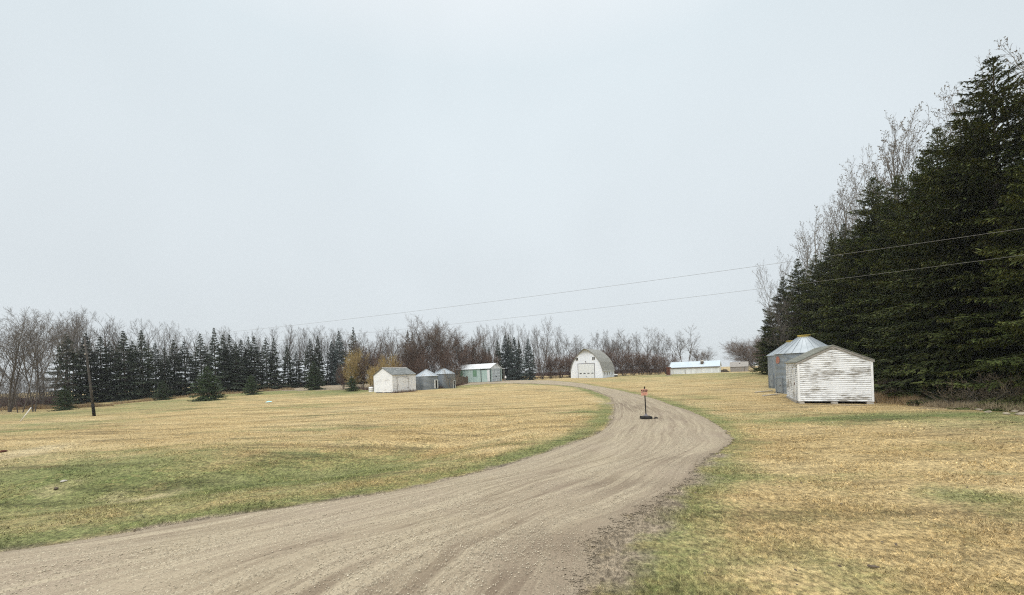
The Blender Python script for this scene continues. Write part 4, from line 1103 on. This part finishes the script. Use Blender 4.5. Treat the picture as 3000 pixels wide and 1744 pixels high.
def bare_tree(seed, Hh, P, bark, twig, split=2, buds=0, budsize=.2, stems=1, spread=0.0, r0=None, lean=(0, 0)):
    rng = random.Random(seed); out = []
    for s in range(stems):
        a = 6.28 * s / stems + rng.uniform(-.5, .5)
        d = Vector((math.cos(a) * spread * rng.uniform(.4, 1.3) + lean[0], math.sin(a) * spread * rng.uniform(.4, 1.3) + lean[1], 1)).normalized()
        rad = (r0 or .0085 * Hh + .035) * rng.uniform(.75, 1.1) / (stems ** .35)
        p0 = Vector((math.cos(a) * .02 * Hh * min(1, stems - 1) * rng.random(), math.sin(a) * .02 * Hh * min(1, stems - 1) * rng.random(), -.3))
        grow(rng, p0, d, Hh * P['h'] * rng.uniform(.82, 1.0), rad, 0, P, out)
    S = np.array(out)
    top = np.percentile(S[:, 5], 99.8)
    S[:, [0, 1, 2, 3, 4, 5]] *= Hh / top          # true height
    lo, hi = S[S[:, 8] < split], S[S[:, 8] >= split]
    tr = seg_mesh('trunk', lo, M[bark], 6)
    if buds:
        nr = np.random.default_rng(seed); tw = hi[hi[:, 8] == P['levels'] - 1]
        idx = nr.integers(0, len(tw), buds); f = nr.uniform(.3, 1, buds)[:, None]
        B = tw[idx, 0:3] * (1 - f) + tw[idx, 3:6] * f; D = unit(tw[idx, 3:6] - tw[idx, 0:3] + nr.normal(0, .35, (buds, 3)))
        ln = budsize * nr.uniform(.5, 1.4, buds)
        V, Fq = kites(B, D, ln, ln * nr.uniform(.3, .55, buds), unit(nr.normal(0, 1, (buds, 3))))
        cr_ = seg_mesh('crown', hi, M[twig], 3)
        V0 = np.empty(len(cr_.vertices) * 3, np.float32); cr_.vertices.foreach_get('co', V0); F0 = np.empty(len(cr_.loops), np.int32); cr_.loops.foreach_get('vertex_index', F0)
        bpy.data.meshes.remove(cr_)
        V0 = V0.reshape(-1, 3); crown = mesh_np('crown', np.r_[V0, V], np.r_[F0.reshape(-1, 4), Fq + len(V0)], M[twig])
    else:
        crown = seg_mesh('crown', hi, M[twig], 3)
    return tr, crown, Hh

POPLAR = dict(h=1.0, levels=4, seg=[8, 5, 4, 2], taper=[.2, .25, .35, .5], wob=[.05, .09, .12, .15], up=[.06, .11, .08, .05], nc=[18, 7, 6], start=[.30, .2, .15], ang=[38, 38, 40], ratio=[.42, .42, .48], short=[.55, .4, .3], rr=[.34, .5, .6], rmin=.011)
SPREAD = dict(h=.8, levels=5, seg=[5, 6, 5, 4, 2], taper=[.55, .3, .3, .4, .5], wob=[.05, .12, .15, .18, .2], up=[.04, .05, .06, .05, .02], nc=[6, 7, 6, 5], start=[.38, .25, .2, .1], ang=[42, 44, 45, 45], ratio=[.75, .5, .5, .5], short=[.25, .4, .3, .3], rr=[.55, .5, .5, .6], rmin=.012)
ROUND = dict(h=.62, levels=5, seg=[4, 6, 5, 4, 2], taper=[.6, .25, .3, .4, .5], wob=[.05, .08, .1, .14, .16], up=[.04, .05, .06, .05, .03], nc=[12, 10, 8, 6], start=[.3, .15, .1, .1], ang=[40, 34, 36, 38], ratio=[.95, .5, .48, .48], short=[.25, .35, .3, .3], rr=[.42, .42, .5, .6], rmin=.009)
BUSH = dict(h=.85, levels=4, seg=[5, 5, 4, 2], taper=[.3, .3, .4, .5], wob=[.1, .12, .15, .18], up=[.03, .05, .04, .02], nc=[9, 8, 7], start=[.12, .12, .1], ang=[34, 36, 40], ratio=[.55, .5, .5], short=[.4, .3, .3], rr=[.5, .5, .6], rmin=.010)

PROTO = {}
def proto(key, fn):
    if key not in PROTO: PROTO[key] = fn()
    return PROTO[key]

def place(kind, name, label, cat, x, y, h, rz, group=None, sx_=1.0, tint=None, lean=0.0, z=None):
    tr, cr_, h0 = PROTO[kind]
    t = thing(name, label, cat, (x, y, (H1(x, y) if z is None else z) - .05), rz, group)
    s = h / h0; t.scale = (s * sx_, s * sx_, s)
    if lean: t.rotation_euler = (0, lean, rz)
    put('trunk', tr, t); put('crown', cr_, t)
    return t

RS = random.Random(77)
# --- prototypes
for i in range(3): PROTO['near%d' % i] = spruce_mesh(100 + i, 18.0, 4.5, 320, .12, .25, .05, .34, .02, 'needles', .40, 1.67, .14, .45, .24, .76)
for i in range(4): PROTO['far%d' % i] = spruce_mesh(200 + i, 13.0, 2.35 + .12 * i, 200, .18, .31, .01, .3, .05, 'needles_far', .42, 1.0, .2, .7, .4, .92)
for i in range(2): PROTO['blue%d' % i] = spruce_mesh(300 + i, 13.0, 3.1, 200, .28, .42, .01, .28, .05, 'needles_blue', .35, .67)
for i in range(2): PROTO['young%d' % i] = spruce_mesh(400 + i, 5.0, 2.3, 150, .16, .24, .02, .22, .03, 'needles_young', .25, .67)
for i in range(4): PROTO['poplar%d' % i] = bare_tree(500 + i, 15.0, POPLAR, 'bark', 'twig_grey', 2, stems=1 + (i % 2), spread=.10)
for i in range(3): PROTO['cotton%d' % i] = bare_tree(520 + i, 15.0, SPREAD, 'bark', 'twig_grey', 2, stems=2, spread=.16, r0=.115)
for i in range(3): PROTO['wood%d' % i] = bare_tree(540 + i, 14.0, SPREAD, 'bark', 'twig_grey', 2, stems=1 + i % 2, spread=.12)
for i in range(2): PROTO['round%d' % i] = bare_tree(560 + i, 12.0, ROUND, 'bark_brown', 'twig_brown', 2)
for i in range(2): PROTO['bush%d' % i] = bare_tree(580 + i, 7.0, BUSH, 'bark_brown', 'twig_red', 1, stems=9, spread=.5, r0=.09)
for i in range(2): PROTO['scrub%d' % i] = bare_tree(585 + i, 7.0, dict(BUSH, nc=[7, 6, 6]), 'bark', 'twig_grey', 1, stems=7, spread=.5, r0=.08)
PROTO['gold0'] = bare_tree(590, 7.0, BUSH, 'bark', 'twig_gold', 1, stems=9, spread=.42, r0=.08)
for i in range(3): PROTO['catkin%d' % i] = bare_tree(600 + i, 24.0, POPLAR, 'bark_pale', 'twig_catkin', 2, buds=2600, budsize=.17, stems=1 + i % 2, spread=.12)
PROTO['shrub0'] = bare_tree(620, 3.0, dict(BUSH, rmin=.006, nc=[6, 5, 4]), 'bark_pale', 'twig_pale', 1, stems=7, spread=.85, r0=.05)
PROTO['hazel0'] = bare_tree(630, 9.0, dict(BUSH, up=[.0, .02, .02, .02], nc=[13, 10, 9]), 'bark', 'twig_brown', 1, stems=12, spread=.75, r0=.13)
PROTO['big0'] = bare_tree(640, 16.0, dict(SPREAD, h=.8), 'bark', 'twig_grey', 2, stems=2, spread=.35)

def topz(px, py, D):
    X, Z = ray(px, py); return EYE + Z * D, X * D

def by_top(kind, name, label, cat, px, py, D, group=None, sx_=1.0, rz=None, **kw):
    """a tree whose tip is seen at (px, py) and that stands D metres out"""
    zt, _ = topz(px, py, D); x = ratio(px, py) * D
    xb = ratio(px, 1100) * D * .5 + x * .5
    z = H1(xb, D); h = zt - z + .05
    return place(kind, name, label, cat, xb, D, h, RS.uniform(0, 6.28) if rz is None else rz, group, sx_, z=z, **kw)

# --- long windbreak of spruces behind the open lawn
G = 'spruces of the far windbreak'
FAR = [(195, 978), (253, 976), (295, 986), (322, 1000), (363, 970), (389, 1000), (416, 967), (455, 1006), (482, 1019), (510, 995), (541, 1001), (588, 977), (629, 960), (655, 980), (674, 980),
       (691, 1001), (708, 996), (729, 986), (745, 985), (780, 989), (803, 990), (842, 1011), (868, 1030), (909, 992), (932, 984), (973, 1000), (995, 970), (1037, 959)]
for i, (px, py) in enumerate(FAR):
    D = 62 + (px - 195) * .046 + RS.uniform(-1.2, 1.2)
    hh = topz(px, py, D)[0]
    look = 'tall' if py < 980 else ('shorter' if py > 998 else 'dark')
    if i in (25, 26): look = 'bluish'
    lab = '%s spruce of the far windbreak, %s from its left end' % (look, ordn(i))
    if i == 0: lab = 'broad dark spruce at the left end of the far windbreak, nearest the tall bare trees'
    if i == len(FAR) - 1: lab = 'last spruce of the far windbreak, rising behind the golden bush'
    by_top('far%d' % (i % 4) if i not in (25, 26) else 'blue%d' % (i % 2), 'spruce_tree', lab, 'spruce', px, py, D, G, {0: 1.35, 1: 1.25, 25: 1.0, 26: 1.05}.get(i, RS.uniform(.92, 1.3)) * 13 / max(10.5, hh))

# --- young spruces on the lawn before it
YOUNG = [(187, 1130, 1214, 48, .95, 'small open young spruce with a bare foot, just left of the utility pole'), (475, 1115, 1168, 66, 1.0, 'small dusky young spruce left of the largest lawn spruce'),
         (607, 1073, 1173, 58, 1.12, 'largest dense young spruce standing alone on the lawn'), (735, 1098, 1155, 72, .95, 'small young spruce on short stems, right of the largest lawn spruce'),
         (919, 1058, 1139, 80, .85, 'slender young spruce on the lawn left of the golden bush'), (1030, 1102, 1138, 70, 1.1, 'low dark young spruce beside the golden bush')]
for i, (px, py, pb, D, w, lab) in enumerate(YOUNG):
    by_top('young%d' % (i % 2), 'young_spruce', lab, 'spruce', px, py, D, 'young spruces on the lawn', w)

# --- bare poplars behind the windbreak
POP = [(232, 905), (262, 912), (305, 918), (345, 935), (372, 950), (403, 935), (432, 938), (470, 948), (505, 962), (530, 950), (568, 965), (600, 972), (650, 965), (690, 962), (720, 975),
       (765, 962), (790, 960), (825, 955), (850, 958), (872, 962), (890, 960), (905, 966), (935, 955), (950, 958), (965, 962), (985, 968), (1012, 965), (1060, 968), (1100, 960), (1150, 958), (1165, 970)]
for i, (px, py) in enumerate(POP):
    D = 72 + (px - 200) * .040 + RS.uniform(-2, 3)
    lab = 'bare grey poplar behind the far windbreak, %s counting from its left end' % ordn(i)
    by_top('poplar%d' % (i % 4), 'poplar_tree', lab, 'tree', px, py - 4, D, 'bare poplars behind the windbreak', RS.uniform(.8, 1.05))
# --- large bare trees at the left edge
BIG = [(-30, 925, 47, 'cotton0'), (20, 905, 50, 'poplar1'), (52, 908, 48, 'cotton1'), (92, 902, 49, 'cotton2'), (118, 922, 56, 'poplar3'), (150, 915, 70, 'cotton0'), (178, 908, 72, 'poplar0'), (205, 905, 70, 'cotton1')]
BL = ['tall bare tree cut by the left frame edge', 'slim bare tree next to the left frame edge', 'tall forked bare tree with long rising limbs, left group', 'thick-trunked forked bare tree above the white leaning stake',
      'slender bare tree between the forked pair and the first spruce', 'leaning bare tree touching the broad first spruce', 'pale bare tree rising directly behind the first windbreak spruce', 'wide bare tree between the two leftmost spruce tips']
for (px, py, D, k), lab in zip(BIG, BL): by_top(k, 'cottonwood_tree', lab, 'tree', px, py, D, 'bare trees at the left edge', .85 if 'cotton' in k else .95)
SM = [(-10, 1060, 50), (30, 1075, 53), (70, 1068, 55), (112, 1080, 54), (140, 1062, 57)]
for i, (px, py, D) in enumerate(SM): by_top('scrub%d' % (i % 2), 'bare_shrub', 'tangled bare shrub between the left trunks, %s from the frame edge' % ORD[i], 'shrub', px, py, D, 'tangled shrubs under the left trees', .8)

# --- spruces around the teal shed and behind the brown trees
BS = [(1196, 968, 92, 'far0', 'dark spruce tip poking out among the brown trees, left one of two'), (1210, 974, 93, 'far2', 'dark spruce tip among the brown trees, right one of two'), (1388, 992, 96, 'far1', 'dark spruce just right of the domed brown tree'),
      (1418, 999, 104, 'far3', 'spruce behind the reddish thicket, left of a small gap'), (1434, 1016, 106, 'far0', 'lowest spruce tip above the teal shed roof'), (1459, 997, 104, 'far2', 'spruce right above the teal shed gable'),
      (1481, 983, 107, 'blue0', 'bluish spruce, left of the twin tips right of the teal shed'), (1491, 982, 109, 'far1', 'narrow spruce, right one of the twin tips'), (1508, 988, 104, 'blue1', 'broad bluish spruce right of the twin tips'),
      (1522, 996, 110, 'far0', 'dark spruce wedged between the two broad bluish ones'), (1549, 992, 103, 'blue0', 'broad bluish spruce at the right end, nearest the barn')]
for px, py, D, k, lab in BS: by_top(k, 'spruce_tree', lab, 'spruce', px, py, D, 'spruces by the teal shed', 1.0 if 'blue' in k else .9)

# --- brown trees and bushes behind the small sheds
BR = [(1095, 974, 80, 'round0', 'bare_tree', 'dense brown bare tree left of the pale tips, above the small white shed', 'tree', 1.3), (1150, 985, 84, 'wood0', 'bare_tree', 'thin brown tree between the two larger brown crowns', 'tree', .8),
      (1232, 926, 84, 'round1', 'bare_tree', 'tallest orange-brown bare tree, above the low steel bin', 'tree', 1.05), (1180, 985, 78, 'round0', 'bare_tree', 'spreading brown tree directly behind the small white shed', 'tree', 1.25),
      (1312, 934, 84, 'round0', 'bare_tree', 'wide dome-shaped purple-brown tree behind the taller old bin', 'tree', 1.45), (1356, 962, 90, 'round1', 'bare_tree', 'right shoulder of the brown grove, darker bare tree', 'tree', 1.2),
      (1265, 1000, 80, 'bush0', 'bare_shrub', 'brown thicket behind the low steel bin', 'shrub', .8), (1300, 1005, 79, 'bush1', 'bare_shrub', 'dark brown thicket behind the taller old bin', 'shrub', .85),
      (1340, 1005, 86, 'bush0', 'bare_shrub', 'reddish thicket over the collapsed roof end of the teal shed', 'shrub', .9), (1392, 1012, 92, 'bush1', 'bare_shrub', 'reddish thicket behind the middle of the teal shed roof', 'shrub', .9),
      (1430, 1020, 96, 'bush0', 'bare_shrub', 'reddish thicket behind the teal shed gable', 'shrub', .8), (1030, 1018, 76, 'gold0', 'golden_bush', 'large golden-brown bush left of the small white shed', 'bush', .72),
      (1062, 1030, 77, 'bush0', 'bare_shrub', 'brown bush between the large golden bush and the small white shed', 'shrub', .75), (1108, 1042, 73, 'bush1', 'bare_shrub', 'plum-brown bush close behind the left end of the small white shed', 'shrub', .7),
      (1138, 1036, 72, 'gold0', 'golden_bush', 'golden bush rising right behind the small white shed roof', 'bush', .70), (1092, 1066, 68, 'gold0', 'golden_bush', 'small golden bush at the left corner of the small white shed', 'bush', .75),
      (1166, 1046, 74, 'bush0', 'bare_shrub', 'brown bush over the right ridge end of the small white shed', 'shrub', .7), (1222, 1040, 76, 'bush1', 'bare_shrub', 'brown bush between the small white shed and the low bin', 'shrub', .8),
      (1215, 1002, 79.5, 'bush1', 'bare_shrub', 'brown thicket above the gap between the small white shed and the low bin', 'shrub', 1.0), (1160, 1012, 80.5, 'bush0', 'bare_shrub', 'brown thicket above the ridge of the small white shed', 'shrub', 1.0),
      (1085, 1012, 81, 'bush1', 'bare_shrub', 'brown thicket between the large golden bush and the rear golden bush', 'shrub', 1.0), (1245, 978, 83, 'round0', 'bare_tree', 'brown bare tree crowding the tallest orange-brown tree on its right', 'tree', 1.2),
      (1290, 965, 86, 'round1', 'bare_tree', 'brown bare tree left behind the dome-shaped purple-brown tree', 'tree', 1.2), (1375, 1000, 90, 'bush1', 'bare_shrub', 'reddish thicket at the left part of the teal shed roof', 'shrub', 1.0),
      (1005, 1060, 80, 'bush1', 'bare_shrub', 'brown-gold bush at the left foot of the large golden bush', 'shrub', .7)]
for px, py, D, k, n, lab, c, w in BR: by_top(k, n, lab, c, px, py, D, 'brown grove', w)
by_top('bush1', 'bare_shrub', 'bare brown bush before the broken roof end of the teal shed', 'shrub', 1338, 1062, 79.0, None, .42)
by_top('shrub0', 'vine', 'bare vine climbing the right side of the taller old bin', 'vine', 1318, 1068, 69.0, None, .55)

# --- poplars behind the teal shed and the wood behind the barn
P2 = [(1397, 950), (1422, 952), (1448, 955), (1462, 950), (1490, 945), (1502, 940), (1520, 952), (1538, 948), (1558, 955)]
for i, (px, py) in enumerate(P2): by_top('poplar%d' % (i % 4), 'poplar_tree', 'bare poplar behind the teal shed spruces, %s from the brown grove' % ORD[i], 'tree', px, py, 118 + RS.uniform(-3, 3), 'poplars behind the teal shed', .8)
by_top('poplar1', 'poplar_tree', 'tallest twin-stemmed poplar just right of the teal shed spruces', 'tree', 1586, 926, 108, 'wood behind the barn', 1.05)
WD = [(1626, 952, 'poplar0'), (1608, 985, 'wood1'), (1645, 972, 'wood0'), (1672, 976, 'wood2'), (1700, 978, 'wood1'), (1732, 970, 'wood0'), (1760, 966, 'wood2'), (1775, 972, 'poplar2'), (1800, 985, 'round1'), (1822, 962, 'wood1'), (1846, 962, 'wood0'),
      (1870, 970, 'poplar3'), (1893, 954, 'wood2'), (1918, 985, 'wood1'), (1950, 960, 'wood0'), (1975, 985, 'wood2')]
for i, (px, py, k) in enumerate(WD): by_top(k, 'bare_tree', 'bare tree of the wood behind the barn, %s from the tall twin poplar' % ordn(i), 'tree', px, py, 128 + RS.uniform(-6, 4), 'wood behind the barn', .95 if 'wood' in k else .85)
by_top('big0', 'bare_tree', 'tall leaning bare tree with spreading crown above the long cream shed', 'tree', 2008, 953, 122, None, 1.15, rz=.4)
by_top('round1', 'bare_tree', 'small bare tree behind the middle of the long cream shed', 'tree', 2042, 1020, 126, None, 1.1)
by_top('wood1', 'bare_tree', 'low bare tree over the roof vent of the long cream shed', 'tree', 2066, 1016, 128, None, 1.5)
US = [(1585, 1030), (1612, 1040), (1640, 1030), (1668, 1035), (1690, 1025), (1715, 1030), (1745, 1020), (1775, 1018), (1800, 1012), (1828, 1025), (1855, 1030), (1880, 1025), (1905, 1030), (1930, 1035), (1952, 1030)]
for i, (px, py) in enumerate(US): by_top('bush%d' % (i % 2), 'bare_shrub', 'brown understorey bush of the barn wood, %s from the tall twin poplar' % ordn(i), 'shrub', px, py, 122 + RS.uniform(-3, 3), 'understorey of the barn wood', 1.2)
by_top('hazel0', 'round_bush', 'big round bare tree leaning out beyond the dark spruces, above the grey shed', 'tree', 2216, 972, 126, None, 1.3)
by_top('hazel0', 'round_bush', 'second round bare tree, mostly hidden by the dark spruces', 'tree', 2255, 985, 130, None, 1.2)

# --- tall spruces at the right and the poplars behind them
RT = [(3130, 250, 17.0), (2921, 166, 21.0), (2822, 400, 24.0), (2758, 372, 27.0), (2724, 445, 29.5), (2640, 512, 32.5), (2568, 518, 36.0), (2520, 640, 39.5), (2479, 654, 44.0), (2444, 682, 47.5), (2395, 745, 51.0), (2343, 757, 55.0), (2299, 810, 59.0), (2258, 895, 63.0)]
RL = ['tall dark spruce cut by the right frame edge', 'tallest dark spruce, its tip highest at the right', 'dark spruce shouldering the tallest one on its left', 'dark spruce under the tall pale catkin tree', 'blunt-topped dark spruce, fourth left of the frame edge',
      'dark spruce right above the white granary ridge', 'dark spruce with a blocky top, over the granary', 'slim dark spruce behind the granary and nearer bin', 'thin orange-tipped spruce tip in the dark row', 'dark spruce with a notched top left of the thin tip',
      'dark spruce behind the yellow-capped bins', 'sharp spruce among pale bare branches', 'small-topped spruce near the far end of the dark row', 'last low spruce at the far end of the dark row']
RW = [1.05, 1.2, 1.05, 1.05, 1.0, 1.15, 1.15, 1.05, .9, 1.05, 1.1, .95, 1.0, 1.0]
for i, ((px, py, D), lab) in enumerate(zip(RT, RL)):
    by_top('near%d' % (i % 3), 'spruce_tree', lab, 'spruce', px, py, D, 'tall dark spruces at the right', RW[i])
# those filling the row behind, seen through the gaps
RB = [(3040, 330, 24.5), (2870, 420, 29.0), (2700, 520, 35.0), (2590, 610, 42.0), (2500, 700, 50.0), (2420, 770, 57.0)]
for i, (px, py, D) in enumerate(RB):
    by_top('near%d' % ((i + 1) % 3), 'spruce_tree', 'dark spruce of the row behind, %s from the right frame edge' % ORD[i], 'spruce', px, py, D, 'second line of dark spruces', 1.1)
CT = [(2990, 128, 30, 'bare catkin poplar rising right of the tallest spruce'), (2870, 150, 33, 'bare catkin poplar just behind the tallest spruce tip'), (2805, 255, 36, 'bare catkin poplar left of the tallest spruce tip'), (2688, 288, 38, 'tallest pale catkin poplar standing clear above the spruces'),
      (2640, 350, 40, 'slim catkin poplar left of the tallest pale one'), (2575, 430, 44, 'catkin poplar above the blocky spruce top'), (2500, 500, 48, 'wide catkin poplar above the thin spruce tips'), (2440, 560, 52, 'catkin poplar above the notched spruce'),
      (2385, 610, 56, 'leaning catkin poplar over the middle of the dark row'), (2340, 660, 60, 'pale catkin poplar over the sharp spruce'), (2288, 735, 62, 'low pale catkin poplar at the far end of the dark row')]
for i, (px, py, D, lab) in enumerate(CT): by_top('catkin%d' % (i % 3), 'poplar_tree', lab, 'tree', px, py, D, 'catkin poplars behind the dark spruces', .72)
# bare branches leaning out before the far end of the row
by_top('cotton0', 'bare_tree', 'pale bare tree leaning out before the far dark spruces', 'tree', 2300, 850, 53, None, .8)
SH = [(2800, 1110, 19.4, 1.2), (2905, 1078, 18.3, 1.1), (2950, 1090, 18.0, .9), (3010, 1078, 17.6, 1.1), (2625, 1128, 23.0, 1.0)]
SLB = ['fan-shaped pale bare shrub left of the field rocks', 'pale bare shrub just above the field rocks', 'pale bare shrub behind the largest field rock', 'pale bare shrub at the right frame edge', 'low bare shrub at the right corner of the granary']
for i, (px, py, D, w) in enumerate(SH): by_top('shrub0', 'bare_shrub', SLB[i], 'shrub', px, py, D, 'bare shrubs under the near spruces', w)

# --- tall dry grass, brush and weeds along the edges
def stalks(name, label, cat, spots, mat, seed, hmin, hmax, wmin=.008, lean=.5):
    """spots: (list of pixel points along a line, depth behind it in m, count)"""
    rng = np.random.default_rng(seed); Bs = []; Ws = []
    for pts, depth, cnt in spots:
        P = np.array([gpt(*p) for p in pts]); s = np.r_[0, np.cumsum(np.hypot(*np.diff(P, axis=0).T))]
        u = rng.uniform(0, s[-1], cnt); x = np.interp(u, s, P[:, 0]); y = np.interp(u, s, P[:, 1]); o = rng.random(cnt) ** 1.3 * depth
        k = np.hypot(x, y); x = x + x / k * o + rng.normal(0, .15, cnt); y = y + y / k * o
        Bs.append(np.c_[x, y, hgt(x, y) - .03]); Ws.append(np.maximum(wmin, .0009 * y))
    B = np.concatenate(Bs); w = np.concatenate(Ws); n = len(B)
    clump = .55 + .45 * np.sin(B[:, 0] * 1.3 + 2 * np.sin(B[:, 1] * .7)) * np.sin(B[:, 0] * .37 + 1)
    a = rng.uniform(0, 6.28, n); l = rng.uniform(0, lean, n) ** 1.0
    D = np.c_[np.cos(a) * np.sin(l), np.sin(a) * np.sin(l), np.cos(l)]
    ln = rng.uniform(hmin, hmax, n) * (.55 + .75 * clump)
    S = unit(np.cross(D, rng.normal(0, 1, (n, 3))))
    tip = B + D * ln[:, None]; tip[:, 2] -= ln * .15 * rng.random(n)
    V = np.stack([B - S * (w / 2)[:, None], B + S * (w / 2)[:, None], tip], 1).reshape(-1, 3)
    return tag(put(name, mesh_np(name, V, np.arange(3 * n).reshape(-1, 3), M[mat])), label, cat, kind='stuff')
stalks('tall_dry_grass', 'tall dry tan grass along the feet of the tree lines', 'dry grass',
       [([(0, 1203), (170, 1198), (330, 1190)], 2.5, 5000), ([(330, 1185), (620, 1158), (860, 1143)], 2.0, 3500), ([(1480, 1112), (1560, 1108), (1672, 1106)], 3.0, 3500), ([(1800, 1098), (1900, 1096), (1960, 1094)], 3.0, 2200),
        ([(2556, 1180), (2640, 1182), (2700, 1188)], 2.2, 6000), ([(1440, 1118), (1500, 1114)], 2.0, 500)], 'dry', 31, .25, .75)
stalks('pale_dry_grass', 'pale matted dry grass under the near spruces', 'dry grass', [([(2680, 1188), (2800, 1196), (2900, 1204), (3000, 1208), (3080, 1212)], 2.4, 12000)], 'dry_pale', 32, .2, .6, lean=1.0)
stalks('brush', 'low plum-brown brush along the feet of the bare trees', 'brush', [([(-60, 1196), (60, 1196), (175, 1190)], 3.5, 9000), ([(800, 1138), (1000, 1127), (1080, 1124)], 4.0, 4000), ([(1500, 1104), (1680, 1100)], 14.0, 20000), ([(1780, 1096), (1960, 1091)], 16.0, 24000), ([(1965, 1088), (2110, 1083)], 9.0, 3000)], 'twig_plum', 33, .8, 2.3, .012, .7)
stalks('weeds', 'dead brown weeds around the steel bins and sheds', 'weeds', [([(1262, 1139), (1330, 1133)], 1.5, 1500), ([(1330, 1131), (1365, 1127)], 1.0, 500), ([(1151, 1152), (1219, 1147)], .3, 300), ([(1045, 1140), (1085, 1144)], 1.0, 500)], 'twig_red', 34, .25, .8, .012, .8)
stalks('undergrowth', 'dark bare undergrowth beneath the tall right spruces', 'undergrowth', [([(2560, 1160), (2700, 1170), (2850, 1178), (3000, 1185)], 4.0, 9000)], 'twig_brown', 35, .4, 1.5, .01, 1.0)

# ------------------------------------------------------------------ damp air
hz = MB().box(-820, 820, -820, 820, -3, 34)
hm = bpy.data.materials.new('haze'); hm.use_nodes = True; hn = hm.node_tree; hn.nodes.clear()
ho = hn.nodes.new('ShaderNodeOutputMaterial'); hv = hn.nodes.new('ShaderNodeVolumePrincipled'); hv.inputs['Color'].default_value = (.93, .95, .97, 1); hv.inputs['Density'].default_value = .00034; hv.inputs['Anisotropy'].default_value = .2
hn.links.new(hv.outputs[0], ho.inputs['Volume'])
tag(part('haze', hz, hm, None), 'thin damp grey haze over the farmyard', 'haze', kind='stuff')
